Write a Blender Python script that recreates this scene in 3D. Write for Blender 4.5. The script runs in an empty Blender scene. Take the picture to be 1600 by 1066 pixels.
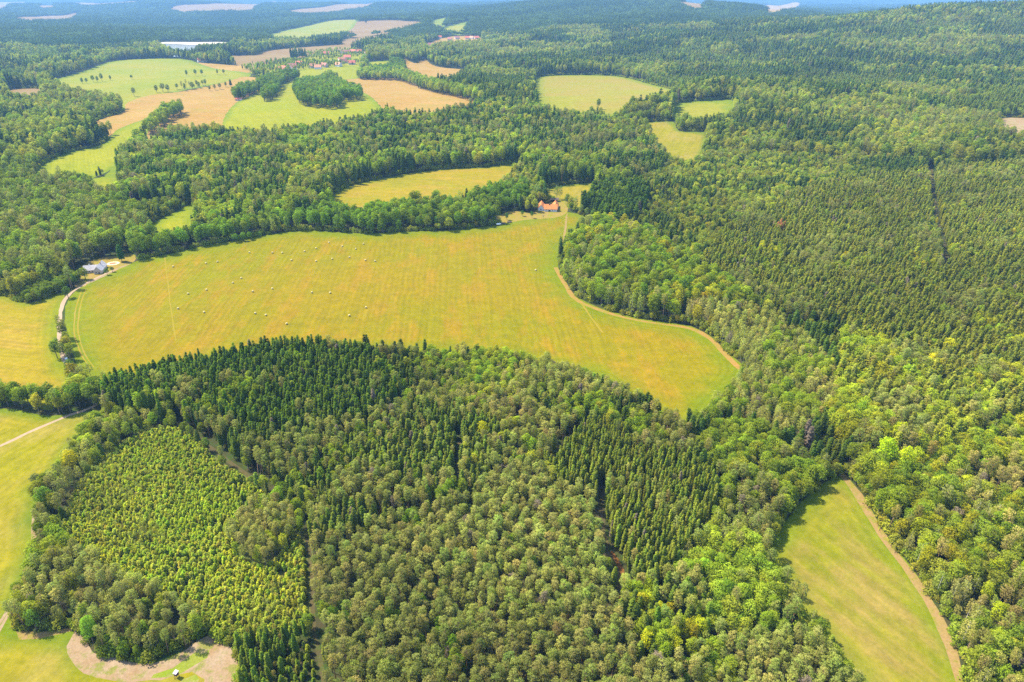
import bpy, math, random
import numpy as np
from mathutils import Vector
from mathutils.geometry import delaunay_2d_cdt

rng = np.random.default_rng(7)
random.seed(7)
S = bpy.context.scene
COL = S.collection
R = math.radians

# ------------------------------------------------------------------ camera
CAM_H, PITCH, FPX = 205.0, R(27.15), 1600 * 24 / 36
cam = bpy.data.cameras.new('camera')
cam.lens, cam.sensor_width = 24, 36
cam.clip_start, cam.clip_end = 1.0, 60000
cam_o = bpy.data.objects.new('camera', cam)
COL.objects.link(cam_o)
cam_o.location = (0, 0, CAM_H)
cam_o.rotation_euler = (R(90) - PITCH, 0, 0)
S.camera = cam_o

# ------------------------------------------------------------------ light
SUN_EL, SUN_AZ = R(55), R(-68)          # azimuth from +Y, clockwise: sun stands to the left, a little ahead
W = bpy.data.worlds.new('World')
S.world = W
W.use_nodes = True
nt = W.node_tree
bg = nt.nodes['Background']
sky = nt.nodes.new('ShaderNodeTexSky')
sky.sky_type = 'NISHITA'
sky.sun_disc = False
sky.sun_elevation = SUN_EL
sky.sun_rotation = SUN_AZ
sky.altitude = 500
nt.links.new(sky.outputs[0], bg.inputs[0])
bg.inputs[1].default_value = 0.15
sun = bpy.data.lights.new('sun', 'SUN')
sun.energy, sun.angle, sun.color = 4.0, R(0.5), (1.0, 0.92, 0.70)
sun_o = bpy.data.objects.new('sun', sun)
COL.objects.link(sun_o)
sd = Vector((math.sin(SUN_AZ) * math.cos(SUN_EL), math.cos(SUN_AZ) * math.cos(SUN_EL), math.sin(SUN_EL)))
sun_o.rotation_euler = (-sd).to_track_quat('-Z', 'Y').to_euler()
sun_o.location = (0, 0, 500)
S.view_settings.view_transform = 'Standard'
S.view_settings.look = 'None'
S.view_settings.exposure = 1.66
S.view_settings.gamma = 1
S.view_settings.use_curve_mapping = False
S.render.engine = 'CYCLES'
cy = S.cycles
cy.max_bounces, cy.diffuse_bounces, cy.glossy_bounces = 7, 5, 2
cy.transmission_bounces, cy.transparent_max_bounces, cy.volume_bounces = 3, 4, 1
cy.use_denoising = False
cy.caustics_reflective = cy.caustics_refractive = False
HAZE_D, HAZE_C = 5.8e-5, (0.26, 0.53, 1.0)

# ------------------------------------------------------------------ maths helpers
def gauss(x, y, cx, cy_, sx, sy, a):
    return a * np.exp(-((x - cx) / sx) ** 2 / 2 - ((y - cy_) / sy) ** 2 / 2)

def height(x, y):
    x = np.asarray(x, float) / 1.28; y = np.asarray(y, float) / 1.28
    z = 3.0 * np.sin(x / 170 + .5) * np.cos(y / 210) + 2.0 * np.sin(x / 97 - y / 133)
    z = z * np.clip(np.hypot(x, y) / 300, 0, 1)
    z = z + gauss(x, y, -50, 1060, 430, 130, 15)
    z = z + gauss(x, y, 900, 900, 380, 420, 22)
    z = z + gauss(x, y, 1600, 2100, 560, 420, 122)
    z = z + gauss(x, y, 700, 4600, 800, 1100, 100)
    z = z + gauss(x, y, 700, 2900, 500, 450, 28)
    z = z + gauss(x, y, -2600, 7000, 2600, 900, 55)
    far = np.clip((np.hypot(x, y) - 1500) / 2500, 0, 1) * (1 - np.exp(-((x + 1010) ** 2 + (y - 2200) ** 2) / 2 / 480 ** 2))
    z = z + far * (14 * np.sin(x / 610 + 1) * np.sin(y / 530) + 9 * np.sin(x / 290 + y / 370))
    z = z + gauss(x, y, 0, 12500, 9000, 1300, 105)
    return z * 1.28

FWD = np.array([0, math.cos(PITCH), -math.sin(PITCH)])
UP = np.array([0, math.sin(PITCH), math.cos(PITCH)])
TT = np.geomspace(90, 21000, 2600)

def at(px, py, h=0.0):
    """ground point(s) seen at a spot of the survey picture; h = height of what is seen there"""
    px, py, h = [np.atleast_1d(np.asarray(v, float)) for v in (px, py, h)]
    u, v = (px - 800) / FPX, (533 - py) / FPX
    d = FWD[None] + UP[None] * v[:, None]
    d[:, 0] += u
    d /= np.linalg.norm(d, axis=1)[:, None]
    X, Y, Z = d[:, :1] * TT, d[:, 1:2] * TT, CAM_H + d[:, 2:] * TT
    under = Z < height(X, Y) + h[:, None] if h.size > 1 else Z < height(X, Y) + h[0]
    k = np.where(under.any(1), under.argmax(1), len(TT) - 1)
    lo, hi = TT[np.maximum(k - 1, 0)], TT[k]
    for _ in range(18):
        m = (lo + hi) / 2
        b = CAM_H + d[:, 2] * m < height(d[:, 0] * m, d[:, 1] * m) + h
        hi, lo = np.where(b, m, hi), np.where(b, lo, m)
    return np.stack([d[:, 0] * hi, d[:, 1] * hi], 1)

def project(x, y, z):
    zc = y * FWD[1] + (z - CAM_H) * FWD[2]
    zs = np.maximum(zc, 1)
    return 800 + FPX * x / zs, 533 - FPX * (y * UP[1] + (z - CAM_H) * UP[2]) / zs, zc

def vnoise(x, y, scale, seed=0):
    x, y = np.asarray(x) / scale, np.asarray(y) / scale
    xi, yi = np.floor(x).astype(np.int64), np.floor(y).astype(np.int64)
    fx, fy = x - xi, y - yi
    fx, fy = fx * fx * (3 - 2 * fx), fy * fy * (3 - 2 * fy)
    def hsh(a, b):
        n = (a * 374761393 + b * 668265263 + seed * 974711) & 0xffffffff
        n = ((n ^ (n >> 13)) * 1274126177) & 0xffffffff
        return ((n ^ (n >> 16)) & 0xffff) / 65535.0
    a = hsh(xi, yi) * (1 - fx) + hsh(xi + 1, yi) * fx
    b = hsh(xi, yi + 1) * (1 - fx) + hsh(xi + 1, yi + 1) * fx
    return a * (1 - fy) + b * fy

def inside(P, poly):
    x, y = P[:, 0], P[:, 1]
    out = np.zeros(len(P), bool)
    bb = (x >= poly[:, 0].min()) & (x <= poly[:, 0].max()) & (y >= poly[:, 1].min()) & (y <= poly[:, 1].max())
    idx = np.nonzero(bb)[0]
    if not len(idx): return out
    x, y = x[idx], y[idx]
    c = np.zeros(len(idx), bool)
    for (x0, y0), (x1, y1) in zip(poly, np.roll(poly, -1, 0)):
        if y0 == y1: continue
        c ^= ((y0 > y) != (y1 > y)) & (x < (x1 - x0) * (y - y0) / (y1 - y0) + x0)
    out[idx] = c
    return out

def edge_dist(P, poly):
    best = np.full(len(P), 1e9)
    for a, b in zip(poly, np.roll(poly, -1, 0)):
        ab = b - a
        t = np.clip(((P - a) @ ab) / max(ab @ ab, 1e-9), 0, 1)
        best = np.minimum(best, np.linalg.norm(P - a - t[:, None] * ab, axis=1))
    return best

def world_poly(pts, h0=0.0, step=7.0, wig=1.3, closed=True):
    """outline in the survey picture -> ground outline, rounded and roughened like a grown field edge"""
    h = [p[2] if len(p) > 2 else h0 for p in pts]
    q = at([p[0] for p in pts], [p[1] for p in pts], h)
    n = len(q)
    out = []
    for i in range(n if closed else n - 1):
        p0, p1, p2, p3 = (q[(i + k) % n] if closed else q[min(max(i + k, 0), n - 1)] for k in (-1, 0, 1, 2))
        L = np.linalg.norm(p2 - p1)
        st = max(step, 0.004 * np.linalg.norm(p1))
        m = max(1, int(L / st))
        def clampm(mv):
            l = np.linalg.norm(mv)
            return mv * min(1, L / max(l, 1e-6))
        m1, m2 = clampm((p2 - p0) / 2), clampm((p3 - p1) / 2)
        for k in range(m):
            t = k / m
            pt = (2*t**3-3*t**2+1)*p1 + (t**3-2*t**2+t)*m1 + (-2*t**3+3*t**2)*p2 + (t**3-t**2)*m2
            w = wig * max(1, np.linalg.norm(pt) / 700)
            if k: pt = pt + rng.normal(0, w * .35, 2)
            out.append(pt)
    if not closed: out.append(q[-1])
    return np.array(out)

def ribbon(pts, width, step=6, wig=.4, h0=0.0):
    c = world_poly(pts, h0, step, wig, closed=False)
    t = np.gradient(c, axis=0)
    t /= np.linalg.norm(t, axis=1)[:, None]
    nrm = np.stack([-t[:, 1], t[:, 0]], 1)
    wv = width / 2 * (0.55 + .35 * rng.random(len(c)) + .7 * vnoise(c[:, 0], c[:, 1], 16, 9))[:, None]
    return np.concatenate([c + nrm * wv, (c - nrm * wv)[::-1]])

# ------------------------------------------------------------------ object helpers
def link(o, parent=None):
    COL.objects.link(o)
    if parent is not None: o.parent = parent
    return o

def tag(o, label=None, cat=None, group=None, kind=None):
    if label: o['label'] = label
    if cat: o['category'] = cat
    if group: o['group'] = group
    if kind: o['kind'] = kind
    return o

def empty(name, loc, rz=0.0):
    o = bpy.data.objects.new(name, None)
    o.empty_display_size = .5
    o.location = loc
    o.rotation_euler = (0, 0, rz)
    return link(o)

def mesh_from(name, V, F, mats, fm=None, nrm=None, smooth=False):
    me = bpy.data.meshes.new(name)
    me.from_pydata([tuple(v) for v in V], [], [tuple(f) for f in F])
    for m in mats: me.materials.append(m)
    if fm is not None: me.polygons.foreach_set('material_index', np.asarray(fm, np.int32))
    if smooth or nrm is not None: me.polygons.foreach_set('use_smooth', np.ones(len(me.polygons), bool))
    me.update()
    if nrm is not None: me.normals_split_custom_set_from_vertices([tuple(n) for n in nrm])
    return me

# ------------------------------------------------------------------ materials
def new_mat(name):
    m = bpy.data.materials.new(name)
    m.use_nodes = True
    n = m.node_tree
    n.nodes.clear()
    out = n.nodes.new('ShaderNodeOutputMaterial')
    return m, n, out

def N(n, t, **kw):
    o = n.nodes.new(t)
    for k, v in kw.items(): setattr(o, k, v)
    return o

def mixc(n, fac, a, b, mode='MIX'):
    m = N(n, 'ShaderNodeMix', data_type='RGBA', blend_type=mode)
    for s, v in ((0, fac), (6, a), (7, b)):
        if hasattr(v, 'links'): n.links.new(v, m.inputs[s])
        elif s == 0: m.inputs[0].default_value = v
        else: m.inputs[s].default_value = (*v, 1)
    return m.outputs[2]

def rng_map(n, v, a, b, c, d):
    m = N(n, 'ShaderNodeMapRange')
    n.links.new(v, m.inputs[0])
    for i, q in enumerate((a, b, c, d)): m.inputs[i + 1].default_value = q
    return m.outputs[0]

def noise(n, vec, scale, detail=3, rough=.55):
    t = N(n, 'ShaderNodeTexNoise')
    t.inputs['Scale'].default_value = scale
    t.inputs['Detail'].default_value = detail
    t.inputs['Roughness'].default_value = rough
    if vec is not None: n.links.new(vec, t.inputs['Vector'])
    return t.outputs[0]

def mapping(n, vec, scale=(1, 1, 1), rz=0.0):
    m = N(n, 'ShaderNodeMapping', vector_type='TEXTURE')
    m.inputs['Rotation'].default_value = (0, 0, rz)
    m.inputs['Scale'].default_value = tuple(1 / s for s in scale)
    n.links.new(vec, m.inputs[0])
    return m.outputs[0]

def finish(n, out, col, rough=.9, spec=.15, bump=None):
    b = N(n, 'ShaderNodeBsdfPrincipled')
    b.inputs['Roughness'].default_value = rough
    b.inputs['Specular IOR Level'].default_value = spec
    if hasattr(col, 'links'): n.links.new(col, b.inputs['Base Color'])
    else: b.inputs['Base Color'].default_value = (*col, 1)
    if bump is not None:
        bm = N(n, 'ShaderNodeBump')
        bm.inputs['Strength'].default_value = bump[1]
        bm.inputs['Distance'].default_value = bump[2]
        n.links.new(bump[0], bm.inputs['Height'])
        n.links.new(bm.outputs[0], b.inputs['Normal'])
    n.links.new(b.outputs[0], out.inputs[0])

def field_mat(name, A, B, lush=None, dry=None, angle=0.0, edge=14, streak=.5, patch=.007, sw=.22, thr=(.4, .62)):
    A, B, lush, dry = [None if q is None else tuple(v * .415 for v in q) for q in (A, B, lush, dry)]
    m, n, out = new_mat(name)
    pos = N(n, 'ShaderNodeNewGeometry').outputs['Position']
    big = noise(n, pos, patch, 4, .6)
    c = mixc(n, rng_map(n, big, thr[0], thr[1], 0, 1), A, B)
    sv = noise(n, mapping(n, pos, (sw, .006, .01), angle), 1.0, 3, .6)
    st = rng_map(n, sv, .38, .62, 0, 1)
    if dry:
        d2 = noise(n, mapping(n, pos, (.05, .016, .01), angle), 1.0, 5, .68)
        c = mixc(n, rng_map(n, d2, .48, .63, 0, .85), c, dry)
    c = mixc(n, streak, c, mixc(n, st, (.72, .78, .6), (1.22, 1.16, 1.2)), 'MULTIPLY')
    if lush:
        at_ = N(n, 'ShaderNodeAttribute', attribute_name='edge')
        wob = noise(n, pos, .045, 3, .6)
        add = N(n, 'ShaderNodeMath', operation='MULTIPLY_ADD')
        n.links.new(wob, add.inputs[0]); add.inputs[1].default_value = -edge * 1.6
        n.links.new(at_.outputs['Fac'], add.inputs[2])
        c = mixc(n, rng_map(n, add.outputs[0], -edge * .6, edge * .5, .9, 0), c, lush)
    fine = noise(n, pos, .9, 4, .7)
    mid = noise(n, pos, .12, 4, .65)
    c = mixc(n, 1.0, c, mixc(n, rng_map(n, mid, .3, .7, 0, 1), (.86, .87, .84), (1.12, 1.11, 1.14)), 'MULTIPLY')
    c = mixc(n, 1.0, c, mixc(n, rng_map(n, fine, .3, .7, 0, 1), (.88, .89, .86), (1.1, 1.1, 1.1)), 'MULTIPLY')
    wv = N(n, 'ShaderNodeTexWave', wave_type='BANDS', bands_direction='X')
    wv.inputs['Scale'].default_value = .075; wv.inputs['Distortion'].default_value = 5
    wv.inputs['Detail'].default_value = 3; wv.inputs['Detail Scale'].default_value = .35; wv.inputs['Detail Roughness'].default_value = .6
    rot = N(n, 'ShaderNodeVectorRotate', rotation_type='Z_AXIS'); rot.inputs['Angle'].default_value = -angle
    n.links.new(pos, rot.inputs['Vector']); n.links.new(rot.outputs[0], wv.inputs['Vector'])
    ed = N(n, 'ShaderNodeAttribute', attribute_name='edge').outputs['Fac']
    sn = N(n, 'ShaderNodeMath', operation='SINE')
    sc_ = N(n, 'ShaderNodeMath', operation='MULTIPLY'); sc_.inputs[1].default_value = 1.5
    n.links.new(ed, sc_.inputs[0]); n.links.new(sc_.outputs[0], sn.inputs[0])
    rim = rng_map(n, ed, 13, 17, 0, 1)
    swath = N(n, 'ShaderNodeMix', data_type='FLOAT')
    n.links.new(rim, swath.inputs[0]); n.links.new(rng_map(n, sn.outputs[0], -1, 1, 0, 1), swath.inputs[2]); n.links.new(wv.outputs[0], swath.inputs[3])
    vis = rng_map(n, noise(n, pos, .02, 3, .6), .35, .65, .15, 1)
    sw_c = mixc(n, swath.outputs[0], (.92, .93, .9), (1.06, 1.05, 1.07))
    c = mixc(n, vis, c, mixc(n, 1.0, c, sw_c, 'MULTIPLY'))
    tuft = noise(n, pos, .35, 5, .75)
    c = mixc(n, 1.0, c, mixc(n, rng_map(n, tuft, .35, .68, 0, 1), (.86, .9, .8), (1.12, 1.08, 1.14)), 'MULTIPLY')
    finish(n, out, c, .95, .05, (fine, .5, .25))
    return m

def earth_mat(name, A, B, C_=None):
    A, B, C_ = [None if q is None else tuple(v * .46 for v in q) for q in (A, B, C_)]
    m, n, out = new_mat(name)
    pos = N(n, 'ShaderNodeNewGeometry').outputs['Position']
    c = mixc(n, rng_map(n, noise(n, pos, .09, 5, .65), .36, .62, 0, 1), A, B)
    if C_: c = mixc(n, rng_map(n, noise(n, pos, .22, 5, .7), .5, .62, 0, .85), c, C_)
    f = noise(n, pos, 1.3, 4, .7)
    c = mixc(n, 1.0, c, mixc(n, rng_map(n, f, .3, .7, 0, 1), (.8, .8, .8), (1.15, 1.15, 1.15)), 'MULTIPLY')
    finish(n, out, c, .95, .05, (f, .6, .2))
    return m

def plain_mat(name, col, rough=.8, spec=.2, var=.15, scale=.8, bump=.0):
    m, n, out = new_mat(name)
    pos = N(n, 'ShaderNodeTexCoord').outputs['Object']
    f = noise(n, pos, scale, 4, .65)
    c = mixc(n, 1.0, col, mixc(n, rng_map(n, f, .3, .7, 0, 1), (1 - var,) * 3, (1 + var,) * 3), 'MULTIPLY')
    finish(n, out, c, rough, spec, (f, bump, .05) if bump else None)
    return m

def leaf_mat(name):
    """one leaf shader; each tree carries its own leaf colour, each tuft its own tone"""
    m, n, out = new_mat(name)
    a = N(n, 'ShaderNodeAttribute', attribute_name='leaf_color', attribute_type='INSTANCER')
    t = N(n, 'ShaderNodeAttribute', attribute_name='tone', attribute_type='GEOMETRY')
    c = mixc(n, 1.0, a.outputs['Color'], t.outputs['Color'], 'MULTIPLY')
    d = N(n, 'ShaderNodeBsdfDiffuse'); d.inputs['Roughness'].default_value = .6
    tr = N(n, 'ShaderNodeBsdfTranslucent')
    n.links.new(c, d.inputs[0])
    n.links.new(mixc(n, 1.0, c, (1.1, 1.25, .6), 'MULTIPLY'), tr.inputs[0])
    mx = N(n, 'ShaderNodeMixShader'); mx.inputs[0].default_value = .44
    n.links.new(d.outputs[0], mx.inputs[1]); n.links.new(tr.outputs[0], mx.inputs[2])
    n.links.new(mx.outputs[0], out.inputs[0])
    return m

M = {}
M['leaf'] = leaf_mat('foliage')
M['bark_pine'] = plain_mat('pine_bark', (.26, .16, .10), .9, .1, .3, 2)
M['bark'] = plain_mat('bark', (.12, .10, .085), .9, .1, .3, 2)
M['bark_pale'] = plain_mat('pale_bark', (.42, .38, .33), .9, .1, .3, 2)
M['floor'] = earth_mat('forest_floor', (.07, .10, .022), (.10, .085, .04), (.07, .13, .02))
M['hay'] = field_mat('mown_hay_field', (.40, .295, .006), (.325, .305, .003), (.24, .31, .004), (.47, .29, .016), R(4), 20, .2, .0045, sw=.34)
M['hay2'] = field_mat('mown_meadow', (.48, .36, .015), (.40, .35, .01), (.27, .32, .006), (.52, .35, .04), R(80), 9, .3, .012)
M['green'] = field_mat('green_meadow', (.40, .36, .012), (.46, .36, .03), (.20, .29, .01), (.46, .37, .07), R(-20), 8, .3, .015)
M['meadow_r'] = field_mat('stream_meadow', (.33, .325, .018), (.41, .335, .045), (.24, .32, .008), (.46, .33, .09), R(28), 8, .4, .018)
M['lime'] = field_mat('lime_pasture', (.38, .41, .005), (.44, .43, .010), (.25, .34, .006), None, R(30), 10, .25, .01)
M['pale'] = field_mat('pale_meadow', (.44, .41, .03), (.36, .40, .015), (.25, .35, .01), None, R(75), 20, .25, .006)
M['stubble'] = field_mat('grain_stubble', (.56, .32, .075), (.62, .38, .11), None, (.50, .36, .07), R(70), 20, .25, .008)
M['stubble2'] = field_mat('pale_stubble', (.40, .25, .10), (.44, .30, .13), None, None, R(80), 20, .2, .006)
M['road'] = earth_mat('gravel_track', (.64, .46, .32), (.56, .41, .28))
M['dirt'] = earth_mat('bare_soil', (.48, .30, .13), (.42, .30, .10), (.32, .31, .03))
M['dirt2'] = earth_mat('trampled_clearing', (.44, .28, .15), (.52, .38, .25), (.28, .30, .05))
M['faint'] = earth_mat('faint_wheel_track', (.44, .32, .05), (.40, .32, .02))
M['litter'] = earth_mat('needle_litter', (.34, .15, .035), (.22, .10, .04))
M['undergrass'] = earth_mat('plantation_grass', (.16, .20, .04), (.22, .22, .06), (.12, .16, .03))
M['cleargrass'] = earth_mat('clearing_grass', (.26, .36, .02), (.36, .38, .06), (.44, .34, .16))
M['lanefloor'] = earth_mat('lane_floor', (.18, .14, .06), (.13, .11, .05), (.12, .15, .03))
M['rusty'] = earth_mat('dry_rusty_grass', (.52, .29, .08), (.46, .30, .07), (.36, .32, .03))
M['farmyard'] = earth_mat('farmyard', (.40, .32, .04), (.46, .31, .09), (.30, .34, .02))
M['palegold'] = field_mat('pale_gold_meadow', (.46, .36, .06), (.40, .39, .025), (.28, .36, .01), None, R(80), 20, .3, .006)

# ------------------------------------------------------------------ plan of the fields
# outline points: picture x, y and (where a near tree line hides the edge) the height of the crown seen there
T = 15
FIELDS = [
 ('hay_field', 'hay', [(205,411),(262,397),(330,382),(400,370),(470,360),(570,365),(622,362),(700,360),(778,351),(822,342),(850,338),(882,331),(938,346),(905,362),(880,386),(872,415),(884,440),(905,466),(960,488),(1010,500),(1080,510),(1110,525),(1130,546),(1160,577),(1110,612,T),(1070,634,T),(1000,600,T),(960,574,T),(935,560,T),(900,556,18),(860,535,20),(830,528,20),(740,528,T),(650,528,T),(580,521,T),(540,523,T),(470,514,18),(400,520,18),(330,534,18),(250,545,18),(190,570,T),(150,582,10),(128,577),(112,550),(104,520),(102,485),(118,455)]),
 ('west_hay_field', 'hay2', [(-220,470),(0,462),(42,474),(98,457),(92,490),(90,530),(98,562),(116,600),(70,612,12),(0,587,12),(-220,570,12)]),
 ('west_meadow', 'green', [(-300,640),(0,638),(80,650),(120,646),(168,640),(150,662),(112,702),(92,742),(62,765),(54,800),(56,850),(42,892),(22,940),(22,985),(60,992),(112,985),(132,1004),(150,1024),(200,1034),(240,1036),(290,1016),(330,994),(362,1018),(372,1066),(360,1180),(-300,1300)]),
 ('stream_meadow', 'meadow_r', [(1322,742),(1345,770),(1372,815),(1402,860),(1440,910),(1470,960),(1492,1010),(1506,1066),(1530,1200),(1420,1200,T),(1368,1066,T),(1345,1010,T),(1310,968,T),(1280,930,T),(1250,898,T),(1225,862,T),(1212,825,10),(1250,785),(1300,748)]),
 ('middle_meadow', 'hay2', [(520,306),(560,287),(640,271),(700,264),(760,261),(822,254),(800,266,10),(760,280,20),(720,292,20),(640,297,20),(600,304,20),(545,312,20),(522,313,12)]),
 ('farm_meadow', 'green', [(845,300),(870,291),(930,288),(917,316,8),(898,317,8),(866,310,3)]),
 ('hidden_glade', 'lime', [(238,351),(268,334),(300,320),(296,346,14),(246,356,14)]),
 ('kite_meadow', 'green', [(1001,195),(1050,190),(1062,205),(1104,207),(1092,241,13),(1075,250,13),(1033,242)]),
 ('strip_meadow', 'pale', [(1058,162),(1095,158),(1144,157),(1140,166,17),(1085,168,17),(1056,166,15)]),
 ('large_pale_meadow', 'palegold', [(838,122),(870,118),(960,119),(1010,130),(1067,147),(1010,158,10),(975,166,10),(950,174),(930,170,8),(905,167,T),(845,158,T)]),
 ('lime_pasture', 'lime', [(340,206,8),(352,180),(390,150),(430,119),(460,112),(505,105),(557,104),(562,122),(532,126),(562,143),(590,162),(602,170,10),(540,180,T),(470,189,T),(400,197,T)]),
 ('grain_field', 'stubble', [(535,125),(620,123),(680,143),(755,161),(700,166,T),(622,168,T),(590,161),(560,142)]),
 ('broad_stubble_field', 'stubble', [(232,214),(270,206,8),(338,207,8),(352,180),(390,150),(418,126),(385,120),(360,126),(285,143),(235,149),(200,160),(190,176),(150,190),(152,194),(238,184),(228,200)]),
 ('long_meadow', 'lime', [(238,184),(228,212),(185,236,T),(130,262,T),(66,272,T),(60,264),(100,241),(160,225),(185,202)]),
 ('small_meadow', 'lime', [(135,282),(160,265,8),(184,256),(180,292,14),(160,298,14)]),
 ('broad_green_field', 'pale', [(74,131),(140,108),(190,94),(280,92),(340,108),(392,116),(365,127),(285,142),(215,151),(130,144)]),
 ('upper_stubble', 'stubble', [(285,102),(310,98),(400,105),(385,114),(330,112)]),
 ('west_stubble', 'stubble2', [(14,140),(62,139),(60,146),(20,146)]),
 ('village_stubble', 'stubble2', [(355,88),(400,86),(430,78),(550,69),(553,76),(520,80),(470,90),(452,95),(400,96),(360,98)]),
 ('upper_meadow', 'pale', [(424,54),(520,32),(560,31),(535,48),(500,54),(440,61)]),
 ('upper_grain', 'stubble2', [(540,36),(620,32),(662,39),(600,46),(545,51),(528,47)]),
 ('narrow_grain', 'stubble2', [(538,62),(610,53),(612,58),(552,68)]),
 ('village_grain', 'stubble', [(632,92),(648,99),(664,93),(682,104),(746,111),(712,117),(700,133,8),(636,116)]),
 ('village_pasture', 'lime', [(576,98),(606,95),(614,110),(584,110)]),
 ('village_green', 'lime', [(372,109),(436,112),(500,105),(560,101),(572,88),(560,78),(520,80),(470,92),(400,104)]),
 ('upper_village_green', 'stubble', [(664,72),(690,60),(720,56),(750,58),(748,63),(700,66),(675,74)]),
 ('north_meadow', 'pale', [(672,37),(702,24),(704,28),(688,40)]),
 ('north_pasture', 'pale', [(688,47),(728,34),(734,38),(718,48)]),
 ('far_stubble', 'stubble2', [(25,28),(118,20),(122,23),(112,28),(40,31)]),
 ('far_stubble', 'stubble2', [(272,10),(330,6),(430,2),(400,9),(385,16),(280,17)]),
 ('far_stubble', 'stubble2', [(448,18),(520,8),(598,3),(580,8),(540,15),(475,20)]),
 ('far_stubble', 'stubble2', [(118,4),(220,2.5),(222,4.5),(125,7)]),
 ('far_stubble', 'stubble2', [(-40,4),(40,3),(42,5),(5,13),(-40,14)]),
 ('far_stubble', 'stubble2', [(62,9),(85,8),(83,11),(64,12)]),
 ('far_clearing', 'stubble2', [(1062,4),(1105,4),(1100,10),(1080,11)]),
 ('far_clearing', 'stubble', [(1192,12),(1240,4),(1252,9),(1222,16),(1200,19)]),
 ('hill_clearing', 'dirt2', [(1562,186),(1600,184),(1660,186),(1650,200),(1600,202),(1570,196)]),
]
ROADS = [
 ('gravel_track', 'road', [(-120,745),(0,697),(60,669),(110,648),(148,634),(150,615),(128,592),(106,572),(95,545),(93,505),(98,475),(112,457),(140,440),(165,428),(200,413)], 2.3),
 ('dry_field_margin', 'rusty', [(868,418),(884,446),(903,470),(960,492),(1010,503),(1078,513),(1108,528),(1128,548),(1158,578)], 3.4),
 ('dry_meadow_margin', 'dirt', [(1316,742),(1340,772),(1366,817),(1396,862),(1434,912),(1464,962),(1486,1012),(1500,1070),(1525,1200)], 3.4),
 ('field_track', 'faint', [(257,400),(262,440),(268,490),(275,532)], .7),
 ('field_track', 'dirt', [(886,334),(884,350),(881,380)], 2.2),
 ('field_track', 'faint', [(908,474),(925,498),(942,520)], 1.2),
 ('field_track', 'faint', [(128,452),(118,485),(116,520),(126,552),(142,576)], .7),
 ('field_track', 'faint', [(134,452),(124,485),(122,520),(132,552),(147,574)], .7),
 ('meadow_track', 'dirt2', [(53,805),(48,860),(36,905),(8,960),(-30,1020)], 1.0),
 ('meadow_track', 'dirt2', [(56,806),(52,862),(40,908),(12,962),(-24,1024)], 1.0),
 ('farm_track', 'dirt2', [(205,411),(190,417),(165,430),(135,444)], 2.2),
]
PATCHES = [
 ('grassy_floor', 'undergrass', [(275,664),(310,688),(350,724),(400,755),(480,832),(488,900),(488,962),(440,967),(380,977),(330,952),(280,927),(240,907),(180,882),(150,857),(110,850),(93,832),(108,780),(150,720),(200,682),(240,664)]),
 ('trampled_ground', 'dirt2', [(118,984),(134,1000),(145,1020),(200,1034),(240,1036),(290,1016),(328,992),(350,1000),(366,1022),(374,1056),(350,1110),(316,1100),(320,1062),(300,1050),(252,1063),(190,1066),(130,1052),(104,1010)]),
 ('clearing_grass', 'cleargrass', [(298,1024),(312,1014),(328,1014),(324,1028),(300,1042),(284,1052),(262,1058),(236,1060),(240,1054),(270,1044)]),
 ('clearing_grass', 'cleargrass', [(284,1062),(306,1054),(312,1062),(300,1076),(270,1080)]),
 ('sandy_margin', 'dirt', [(25,986),(60,988),(112,980),(112,986),(60,998),(30,1000)]),
 ('rust_brown_litter', 'litter', [(948,858),(958,862),(975,890),(978,905),(972,940),(966,940),(962,905)]),
 ('farmyard', 'farmyard', [(775,340),(800,330),(830,333),(846,322),(870,314),(884,320),(886,332),(868,340),(820,344),(785,349)]),
 ('farmyard', 'farmyard', [(112,436),(140,408),(175,400),(205,396),(210,408),(180,424),(150,436),(125,450)]),
]
LANES = [
 ('felled_lane', 'lanefloor', [(1452,262),(1456,310),(1464,360),(1474,405),(1478,432)], 6),
 ('plantation_lane', 'lanefloor', [(270,655),(300,677),(345,712),(390,745),(412,760)], 1.8),
 ('plantation_lane', 'lanefloor', [(479,835),(487,900),(490,965),(498,1020),(508,1080),(515,1160)], 1.3),
 ('forest_ride', 'lanefloor', [(942,760),(938,810),(946,860),(960,890),(975,930)], 3.2),
 ('forest_ride', 'lanefloor', [(718,690),(716,740),(712,770)], 1.6),
 ('forest_ride', 'lanefloor', [(860,735),(885,700),(925,660)], 3),
]

polys = []   # (name, material, outline), drawn over one another in this order
def near_edges(i, pts):
    """far meadows: where trees stand before the near edge, what is seen there is their crowns"""
    if np.mean([p[1] for p in pts]) > 215: return pts
    me_ = np.array([p[:2] for p in pts], float)
    out = []
    for p in pts:
        if len(p) == 2:
            pr = np.array([[p[0], p[1] + 1.6], [p[0], p[1] - 1.6], [p[0], p[1] + 4.0]])
            q = inside(pr, me_)
            if not q[0] and q[1] and not any(inside(pr[2:], np.array([a[:2] for a in f[2]], float))[0] for j, f in enumerate(FIELDS) if j != i):
                p = (p[0], p[1], 20)
        elif p[2] >= 10: p = (p[0], p[1], p[2] * 1.5)
        out.append(p)
    return out
FIELDS = [(nm, mt, near_edges(i, pts)) for i, (nm, mt, pts) in enumerate(FIELDS)]
FIELDS.sort(key=lambda f: np.mean([p[1] for p in f[2]]))
for nm, mt, pts in FIELDS: polys.append((nm, mt, world_poly(pts)))
n_fields = len(polys)
n_open = n_fields
for nm, mt, pts in PATCHES: polys.append((nm, mt, world_poly(pts, wig=1.0, step=4)))
for nm, mt, pts, w in LANES: polys.append((nm, mt, ribbon(pts, w)))
for nm, mt, pts, w in ROADS: polys.append((nm, mt, ribbon(pts, w)))
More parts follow.
